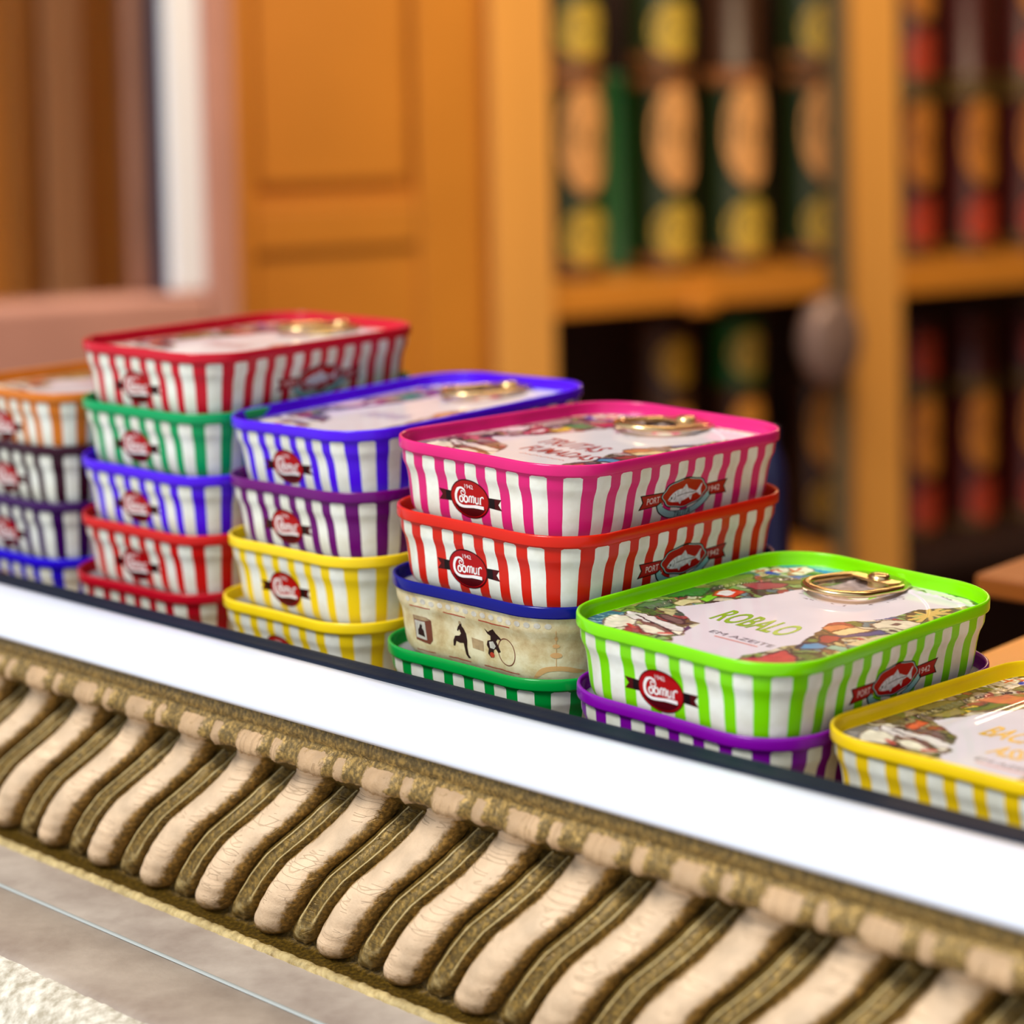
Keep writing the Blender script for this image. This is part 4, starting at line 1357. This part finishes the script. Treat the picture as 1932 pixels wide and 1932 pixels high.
# ------------------------------------------------------------------ stone ledge below
def stone_mat(name, c1, c2, sc1, bump, bsc, rough=.6):
    m = bpy.data.materials.new(name)
    m.use_nodes = True
    nt = m.node_tree; L = nt.links.new
    p = nt.nodes['Principled BSDF']; p.inputs['Roughness'].default_value = rough
    tc = node(nt, 'ShaderNodeTexCoord')
    n1 = node(nt, 'ShaderNodeTexNoise'); n1.inputs['Scale'].default_value = sc1; n1.inputs['Detail'].default_value = 8; n1.inputs['Roughness'].default_value = .6
    L(tc.outputs['Object'], n1.inputs['Vector'])
    cr = node(nt, 'ShaderNodeValToRGB')
    cr.color_ramp.elements[0].position = .35; cr.color_ramp.elements[0].color = rgb(*c1)
    cr.color_ramp.elements[1].position = .65; cr.color_ramp.elements[1].color = rgb(*c2)
    L(n1.outputs['Fac'], cr.inputs[0]); L(cr.outputs[0], p.inputs['Base Color'])
    nb = node(nt, 'ShaderNodeTexNoise'); nb.inputs['Scale'].default_value = bsc; nb.inputs['Detail'].default_value = 6
    L(tc.outputs['Object'], nb.inputs['Vector'])
    bp = node(nt, 'ShaderNodeBump'); bp.inputs['Strength'].default_value = bump; bp.inputs['Distance'].default_value = .001
    L(nb.outputs['Fac'], bp.inputs['Height']); L(bp.outputs[0], p.inputs['Normal'])
    return m


M_LEDGE = stone_mat('smooth_grey_stone', (150, 134, 122), (184, 170, 156), 40, .15, 300, .45)
M_ROUGH = stone_mat('rough_pale_stone', (168, 158, 138), (232, 226, 212), 320, .9, 260, .8)
LEDGE = [(356, -217.9), (316.2, -217.9), (315.9, -218.1), (315.0, -218.1), (314.7, -217.9), (292, -217.9), (290, -218.3), (288.6, -219.4), (287.6, -221)]
ledge = link('trim_4', sweep('stone_ledge', LEDGE, -760, -60, 2), M_LEDGE, kind='structure', label='smooth grey stone ledge below the carved moulding')
link('groove_line', sweep('groove_line', [(316.3, -217.85), (316.1, -217.6), (315.1, -217.6), (314.9, -217.85)], -760, -60, 2),
     pbr('groove_highlight', rgb(176, 182, 180), .5), ledge, label='groove line in the stone ledge, its highlight painted pale')  # pale colour paints in the highlight along the groove
BEAD = [(336.6, -217.9), (336.2, -217.1), (335.4, -216.6), (334.4, -216.6), (333.7, -217.1), (333.4, -217.9)]


def bead_fn(s, j, n, z):
    r = .25 * math.sin(s * .9) + .2 * math.sin(s * 2.3 + 1)
    return (r * .5, r * .4 if 0 < j < 5 else 0)


me = sweep('gilt_bead', BEAD, -760, -60, 500, True, bead_fn)
u_ = me.uv_layers.new(name='wear'); u_.data.foreach_set('uv', np.tile([.32, 0.], len(me.loops)))
link('trim_5', me, M_DART, kind='structure', label='thin gilt bead where the moulding meets the ledge')
rr_ = random.Random(2)
WALL = [(290.5, -218.6), (287.5, -218.9), (284, -220), (280, -223), (276, -228), (273, -236), (271, -250), (270, -275), (270, -330), (270, -1340)]


def wall_fn(s, j, n, z):
    a = .5 * math.sin(s * .35 + j) + .4 * math.sin(s * .83 + 2 * j) + .35 * math.sin(s * 1.9 + 3 * j)
    return (a * (.6 if j else .1), a * .4 if j else 0)


link('wall_front', sweep('rough_stone_wall', WALL, -900, -20, 420, True, wall_fn), M_ROUGH, kind='structure', label='rough pale stone wall edge below the ledge')

# ------------------------------------------------------------------ interior: cabinet, posts, door, window
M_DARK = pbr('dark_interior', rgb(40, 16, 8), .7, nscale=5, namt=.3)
M_PANEL = pbr('orange_door_paint', rgb(204, 132, 44), .42, nscale=6, namt=.08)


def bbox(name, x0, x1, y0, y1, d0, d1, mat, parent=None, bevel=0.0, **k):
    """box seen between pixels x0..x1, y0..y1 on its front face d0 behind the cabinet front, as deep as d1"""
    u0, z1 = px(x0, (y0 if y0 is not None else 0), d0)
    u1, _ = px(x1, (y0 if y0 is not None else 0), d0)
    _, z0 = px((x0 + x1) / 2, y1, d0)
    _, z1 = px((x0 + x1) / 2, y0, d0)
    return link(name, box_mesh(name, BF, u0, u1, d0, d1, z0, z1, bevel), mat, parent, **k)


def ubox(name, u0, u1, d0, d1, z0, z1, mat, parent=None, bevel=0.0, **k):
    return link(name, box_mesh(name, BF, u0, u1, d0, d1, z0, z1, bevel), mat, parent, **k)


Ux = lambda x, d=0, y=400: px(x, y, d)[0]
Zy = lambda y, d=0, x=1300: px(x, y, d)[1]

cab = empty('display_cabinet', BF(Ux(1300), 0, -600), label='orange wooden wall cabinet with open compartments of tall tins', cat='cabinet')
cab_inv = cab.matrix_world
ZTOP, ZBOT = 380, -620


def cpart(name, *a, **k):
    o = ubox(name, *a, **k)
    o.parent = cab
    bpy.context.view_layer.update()
    o.matrix_parent_inverse = cab.matrix_world.inverted()
    return o


u_p1a, u_p1b = Ux(930), Ux(1042)
u_p2a, u_p2b = Ux(1607), Ux(1694)
cpart('post', u_p1a, u_p1b, -2, 26, ZBOT, ZTOP, M_HONEY, bevel=3)
cpart('post', u_p2a, u_p2b, -4, 26, ZBOT, ZTOP, M_HONEY, bevel=3)
cpart('post', Ux(2170), Ux(2260), -4, 26, ZBOT, ZTOP, M_HONEY, bevel=3)
zs1 = Zy(521, 0, 1320); zs0 = Zy(578, 0, 1320)
cpart('shelf', u_p1b + .5, u_p2a - .5, 2, 186, zs0, zs1, M_ORWOOD_H, bevel=1.5)
cpart('shelf', u_p2b + .5, Ux(2169), 2, 186, Zy(548, 0, 1815) , Zy(491, 0, 1815), M_ORWOOD_H, bevel=1.5)
zl1 = Zy(1088, 0, 1320)
cpart('shelf', u_p1b + .5, u_p2a - .5, 2, 186, zl1 - 22, zl1, M_ORWOOD_H, bevel=1.5)
zl2 = Zy(1046, 0, 1815)
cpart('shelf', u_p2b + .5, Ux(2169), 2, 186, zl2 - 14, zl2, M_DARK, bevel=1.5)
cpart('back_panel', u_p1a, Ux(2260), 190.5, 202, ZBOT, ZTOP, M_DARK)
cpart('shelf_knob', Ux(1290), Ux(1345), -8, 1.5, Zy(590, 0, 1320), Zy(548, 0, 1320), M_ORWOOD_H, bevel=6)

# frame-and-panel door left of the cabinet
door = ubox('door_1', Ux(448), u_p1a - 1, 12, 30, ZBOT, ZTOP, M_PANEL, kind='structure', label='orange panelled door')


def dpart(name, x0, x1, y0, y1, d0, d1, bevel=3, mat=None):
    ztop = ZTOP if y0 is None else Zy(y0, d0, (x0 + x1) / 2)
    zbot = ZBOT if y1 is None else Zy(y1, d0, (x0 + x1) / 2)
    ubox(name, Ux(x0, d0), Ux(x1, d0), d0, d1, zbot, ztop, mat or M_PANEL, door, bevel=bevel)


dpart('stile', 790, 902, None, None, 0, 11.5)
dpart('stile', 450, 480, None, None, 0, 11.5)
dpart('rail', 482, 788, 392, 470, 0, 11.5)
dpart('moulding', 482, 788, 372, 391, 4, 11.5, 2)
dpart('raised_panel', 492, 770, None, 345, 6, 11.5, 3)
dpart('lower_panel', 482, 788, 471, None, 5, 11.5, 2)

# window at the far left: pinkish frame, bright aluminium bead, glass
M_FRAME = pbr('dusty_pink_frame', rgb(186, 132, 116), .5, nscale=14, namt=.08)
M_FRAME_D = pbr('brown_frame', rgb(150, 104, 84), .5, nscale=14, namt=.1)
M_BEAD = pbr('white_window_bead', rgb(232, 232, 238), .35)
M_SEAL = pbr('dark_window_seal', rgb(40, 38, 60), .5)
M_GLASS = bpy.data.materials.new('window_glass'); M_GLASS.use_nodes = True
_p = M_GLASS.node_tree.nodes['Principled BSDF']
_p.inputs['Base Color'].default_value = (1, 1, 1, 1); _p.inputs['Roughness'].default_value = .02
_p.inputs['Transmission Weight'].default_value = 1.0; _p.inputs['IOR'].default_value = 1.45
DW = -70
frame = ubox('window_1', Ux(392, DW), Ux(450, DW), DW, DW + 60, ZBOT, ZTOP, M_FRAME, bevel=4, kind='structure', label='window frame in dusty pink paint at the far left')
zr1 = Zy(562, DW, 200); zr0 = Zy(800, DW, 200)


def wpart(name, x0, x1, z0, z1, d0, d1, mat, bevel=1.5, **k):
    ubox(name, Ux(x0, d0), Ux(x1, d0), d0, d1, z0, z1, mat, frame, bevel=bevel, **k)


wpart('bottom_rail', -1400, 391.5, zr0, zr1 - 2, DW, DW + 55, M_FRAME, 6)
wpart('bead', 322, 391, zr1 - 1, ZTOP, DW + 6, DW + 22, M_BEAD, 5, label='bright white glazing bead')
wpart('seal', 296, 320, zr1 - 1, ZTOP, DW + 14, DW + 24, M_SEAL, 1)
wpart('inner_frame', 250, 296, zr1 - 1, ZTOP, DW + 30, DW + 50, M_FRAME_D, 2)
wpart('glass', -1400, 249, zr1 - 1, ZTOP, DW + 36, DW + 40, M_GLASS, 0)

# what stands behind that window: a brown panelled screen with uprights
scr = ubox('wooden_screen', Ux(-1600, 260), Ux(560, 260), 260, 280, ZBOT, ZTOP, pbr('brown_wood', rgb(206, 130, 44), .5, nscale=5, namt=.25, stretch=(1, 1, .2)),
           label='brown wooden screen seen through the far-left window', cat='screen')
for x0, x1, c in ((-260, -160, (176, 116, 50)), (90, 165, (184, 128, 84)), (20, 60, (160, 98, 34))):
    ubox('upright', Ux(x0, 240), Ux(x1, 240), 240, 259.5, ZBOT, ZTOP, pbr('upright_wood', rgb(*c), .5), scr, bevel=2)

# glass door edge and grey handle in front of the second post
M_GREY = pbr('brushed_grey_metal', rgb(136, 112, 104), .35, metal=.3)
gd = ubox('door_2', Ux(1574, -14), Ux(1603, -14), -14, -6, ZBOT, ZTOP, pbr('grey_door_edge', rgb(104, 92, 70), .4), kind='structure', bevel=2,
          label='grey edge of a glass cabinet door before the second post')


def disc_solid(name, u, d, z, ru, rz, th, mat, parent=None, n=28, **k):
    bm = bmesh.new()
    rings = []
    for dd, sc_ in ((0, .78), (th * .25, .96), (th * .5, 1), (th * .75, .96), (th, .78)):
        rings.append([bm.verts.new(BF(u + ru * sc_ * math.cos(t), d + dd, z + rz * sc_ * math.sin(t))) for t in [math.tau * i / n for i in range(n)]])
    for a, b in zip(rings[:-1], rings[1:]):
        for i in range(n):
            bm.faces.new((a[i], a[(i + 1) % n], b[(i + 1) % n], b[i]))
    bm.faces.new(rings[0][::-1]); bm.faces.new(rings[-1])
    bmesh.ops.recalc_face_normals(bm, faces=bm.faces)
    return link(name, bm_mesh(name, bm, True), mat, parent, **k)


disc_solid('handle', Ux(1545, -16), -40, Zy(640, -16, 1545), 28, 36, 24, M_GREY, gd, label='rounded grey handle plate')


# ------------------------------------------------------------------ tall tins on the cabinet shelves
def tube(prof, n=28):
    V = []; F = []
    for r, z in prof:
        for k in range(n):
            t = math.tau * k / n
            V.append((r * math.cos(t) / 1000, r * math.sin(t) / 1000, z / 1000))
    for i in range(len(prof) - 1):
        for k in range(n):
            l = (k + 1) % n
            F.append((i * n + k, i * n + l, (i + 1) * n + l, (i + 1) * n + k))
    return V, F


def oval_patch(r, zc, hw, hz, n=24):
    """oval label bent around the front (-y) of a cylinder"""
    V = [(0, -(r + .4) / 1000, zc / 1000)]; F = []
    for ring, f in enumerate((.5, 1.0)):
        for k in range(n):
            t = math.tau * k / n
            a = hw * f * math.cos(t) / r
            V.append(((r + .4) * math.sin(a) / 1000, -(r + .4) * math.cos(a) / 1000, (zc + hz * f * math.sin(t)) / 1000))
    for k in range(n):
        l = (k + 1) % n
        F.append((0, 1 + k, 1 + l)); F.append((1 + k, 1 + n + k, 1 + n + l, 1 + l))
    return V, F


RT, HT = 25.5, 158.0
HS = 66.0
_V, _F = tube([(0.1, 0), (RT - 1, 0), (RT, 1), (RT, 3), (RT - .8, 4), (RT - .8, HT - 12), (RT - .8, HT - 11.8)])
ME_TB = mesh('tall_tin_body', _V, _F)
_V, _F = tube([(RT - .3, HT - 12), (RT, HT - 11.5), (RT, HT - 1), (RT - 1, HT), (RT - 3, HT - .5), (.1, HT - .5)])
ME_TL = mesh('tall_tin_lid', _V, _F)
_V, _F = oval_patch(RT - .8, 107, 22, 42); ME_TLAB = mesh('tall_tin_label', _V, _F)
_V, _F = oval_patch(RT - .8, 32, 22, 22); ME_TMED = mesh('tall_tin_medallion', _V, _F)
_V, _F = tube([(RT - .55, 5), (RT - .4, 5.2), (RT - .4, 12.5), (RT - .55, 12.7)]); ME_TBAND = mesh('tall_tin_band', _V, _F)
_V, _F = tube([(0.1, 0), (RT - 1, 0), (RT, 1), (RT, 3), (RT - .8, 4), (RT - .8, HS - 8), (RT, HS - 7), (RT, HS - 1), (RT - 1, HS), (.1, HS)])
ME_TS = mesh('short_tin_body', _V, _F)
MT = {
    'bright': (pbr('tall_bright_green', rgb(0, 84, 14), .4), pbr('lab_x', rgb(232, 176, 104), .5), pbr('med_y', rgb(206, 176, 72), .5, nscale=60, namt=.2), pbr('band_y', rgb(0, 84, 14), .5)),
    'green': (pbr('tall_green', rgb(24, 40, 6), .4), pbr('lab_cream', rgb(222, 162, 98), .5, nscale=60, namt=.2), pbr('med_yellow', rgb(196, 166, 62), .5, nscale=60, namt=.2), pbr('band_brown', rgb(140, 84, 40), .5)),
    'red': (pbr('tall_red', rgb(64, 4, 2), .4), pbr('lab_orange', rgb(188, 118, 42), .5, nscale=60, namt=.2), pbr('med_red', rgb(180, 60, 34), .5, nscale=60, namt=.2), pbr('band_olive', rgb(90, 70, 20), .5)),
    'dark': (pbr('tall_dark', rgb(60, 30, 8), .4), pbr('lab_gold', rgb(222, 150, 54), .5, nscale=60, namt=.2), pbr('med_gold', rgb(196, 150, 34), .5, nscale=60, namt=.2), pbr('band_dark', rgb(70, 40, 14), .5))}


zs2b = Zy(491, 0, 1815)
zsh = zs1  # middle shelf top, left compartment
# standing heights: on the shelf, and one row stacked on top of it


def shelf_tin(x, ztop, kind, label, d=70, k=1.0, lvl=0, yref=400, bare=False, turn=0, short=False):
    u, _ = px(x, yref, d)
    t = empty('tall_tin', BF(u, d, ztop + .3 + lvl * (HT * k + .3)), (0, 0, _B + R(turn)), label=label, cat='tin', group='tall tins on the cabinet shelves')
    t.scale = (k * KB, k * KB, k * KB)
    a, b, c, e = MT[kind]
    if short:
        link('body', ME_TS, a, t)
        link('medallion', ME_TMED, c, t, label='round medallion')
        return t
    link('body', ME_TB, a, t)
    link('lid', ME_TL, e, t)
    if not bare:
        link('oval_label', ME_TLAB, b, t, label='cream oval label' if kind == 'green' else 'orange oval label')
        link('medallion', ME_TMED, c, t, label='round medallion')
        link('band', ME_TBAND, e, t)
    return t


order = ['leftmost', 'second from left', 'third from left', 'rightmost']
for i, x in enumerate((1080, 1250, 1386, 1530)):
    shelf_tin(x, zs1, 'green', f'tall green tin with cream oval label, {order[i]} on the upper left shelf', d=60 + (i % 2) * 6)
    if i != 2:
        shelf_tin(x, zs1, 'green', f'tall green tin in the top row, stacked {order[i]}, at the top picture edge', d=62, lvl=1)
    else:
        shelf_tin(x, zs1, 'dark', 'plain dark brown tin in the top row between two yellow medallions', d=90, lvl=1, bare=True)
shelf_tin(1163, zs1, 'bright', 'plain green tin behind the gap between the first two cream-labelled tins', d=118, bare=True)
for i, x in enumerate((1716, 1826, 1935)):
    nm = ['beside the post', 'in the middle', 'at the right picture edge'][i]
    shelf_tin(x, zs2b, 'red', f'dark red tall tin with orange label {nm}, upper right shelf', d=70, k=.9)
    shelf_tin(x, zs2b, 'red', f'dark red tin stacked {nm} in the top right corner row', d=70, k=.9, lvl=1, turn=(0, 150, 0)[i])
for i, x in enumerate((1250, 1385, 1532)):
    nm = order[1 + i] if i < 2 else 'rightmost, beside the grey door edge'
    shelf_tin(x, zl1, 'dark', f'brown tall tin standing {nm} on the lower left shelf', d=70 + 10 * i, k=.84)
    if i < 2:
        shelf_tin(x, zl1 + .84 * (HT + .3), 'bright' if i == 1 else 'dark', ('short green tin with yellow medallion under the middle shelf' if i == 1 else 'short dark tin left of the green one under the middle shelf'), d=70 + 10 * i, k=.84, short=True)
for i, x in enumerate((1720, 1826, 1935)):
    nm = ['beside the post', 'in the middle', 'at the right picture edge'][i]
    shelf_tin(x, zl2, 'red', f'red tall tin with orange label {nm}, lower right shelf', d=80, k=.84)
    shelf_tin(x, zl2 + .84 * (HT + .3), 'red', f'short red tin stacked {nm} in the lower right compartment', d=80, k=.84, short=True, turn=(0, 150, 0)[i])

# dark blue bottle-like tin close behind the pink stack
V_, F_ = tube([(.1, 0), (7.4, 0), (8, 1.5), (8, 30), (8, 80), (7, 88), (5, 94), (4.4, 96), (4.4, 101), (4, 102), (.1, 102)], 36)
dk = link('dark_blue_canister', mesh('dark_blue_canister', V_, F_), pbr('navy_lacquer', rgb(20, 22, 60), .35), label='slim dark navy canister close behind the right end of the pink tin', cat='canister')
dk.location = W(103, 838, -239)
# low wooden stand that carries it
st = ubox('wooden_stand', 0, 1, 0, 1, 0, 1, M_ORWOOD)
bpy.data.objects.remove(st)
st = link('wooden_stand', box_mesh('wooden_stand', lambda a, b, c: W(a, b, c), 50, 140, 800, 880, -1349.5, -239.2, 2), M_ORWOOD,
          label='low brown wooden stand behind the counter carrying the navy canister', cat='stand')
o = link('wooden_board', box_mesh('narrow_board', RF, -374, -340, 636, 735, -179, -171.2, 1.5), pbr('umber_wood', rgb(140, 74, 12), .5, nscale=6, namt=.15),
         label='narrow brown wooden board beyond the orange one, at the right picture edge', cat='board')

# warm tube lamp added out of view to streak the yellow lid
M_LAMP = bpy.data.materials.new('added_warm_tube'); M_LAMP.use_nodes = True
_p = M_LAMP.node_tree.nodes['Principled BSDF']
_p.inputs['Emission Color'].default_value = (1.0, .62, .34, 1); _p.inputs['Emission Strength'].default_value = 28
lamp = empty('added_streak_lamp', W(360, 1500, 190), label='added warm tube lamp out of view, placed to streak the yellow lid', cat='lamp')


def rod(name, p, q, r, mat, parent, n=12):
    p, q = Vector(p), Vector(q)
    d = (q - p).normalized(); a = d.orthogonal().normalized(); b = d.cross(a)
    V = [tuple(c + (a * math.cos(t) + b * math.sin(t)) * r) for c in (p, q) for t in [math.tau * k / n for k in range(n)]]
    F = [(k, (k + 1) % n, n + (k + 1) % n, n + k) for k in range(n)] + [tuple(range(n))[::-1], tuple(range(n, 2 * n))]
    o = link(name, mesh(name, V, F), mat, parent)
    bpy.context.view_layer.update()
    o.matrix_parent_inverse = parent.matrix_world.inverted()
    return o


_a, _b = Vector(W(180, 1500, 226)), Vector(W(540, 1500, 154))
rod('tube', _a, _b, .012, M_LAMP, lamp)
rod('added_holder', _a + Vector((0, .002, .019)), _b + Vector((0, .002, .019)), .006, M_GREY, lamp)
for _k in (.2, .8):
    _c = _a.lerp(_b, _k) + Vector((0, .002, .019))
    rod('added_cord', _c, Vector((_c.x, _c.y, CZ + 1.4)), .0015, M_GREY, lamp)

# ------------------------------------------------------------------ shop shell
M_SHELL = pbr('warm_shop_wall', rgb(150, 104, 58), .7, nscale=3, namt=.1)
M_CEIL = pbr('shop_ceiling', rgb(170, 130, 90), .8)
M_FLOOR = pbr('brown_tile_floor', rgb(96, 60, 36), .5, nscale=6, namt=.2)


def plane_rf(name, pts, mat, **k):
    return link(name, mesh(name, pts, [(0, 1, 2, 3)], False), mat, **k)


link('floor', box_mesh('floor', RF, -3600, 2600, 372, 4200, -1370, -1350), M_FLOOR, kind='structure')
link('ceiling', box_mesh('ceiling', RF, -3600, 2600, 372, 4200, 1400, 1420), M_CEIL, kind='structure')
link('wall_back', box_mesh('wall_back', RF, -3600, 2600, 4200, 4220, -1350, 1400), M_SHELL, kind='structure')
link('wall_left', box_mesh('wall_left', RF, -3620, -3600, 372, 4200, -1350, 1400), M_SHELL, kind='structure')
link('wall_right', box_mesh('wall_right', RF, 1400, 1420, 372, 4200, -1350, 1400), M_SHELL, kind='structure')
link('ground', mesh('ground', [RF(-6000, -5000, -1349), RF(5000, -5000, -1349), RF(5000, 268, -1349), RF(-6000, 268, -1349)], [(0, 1, 2, 3)], False),
     stone_mat('pavement', (150, 144, 136), (180, 174, 166), 4, .3, 40), kind='structure')
bpy.context.view_layer.update()
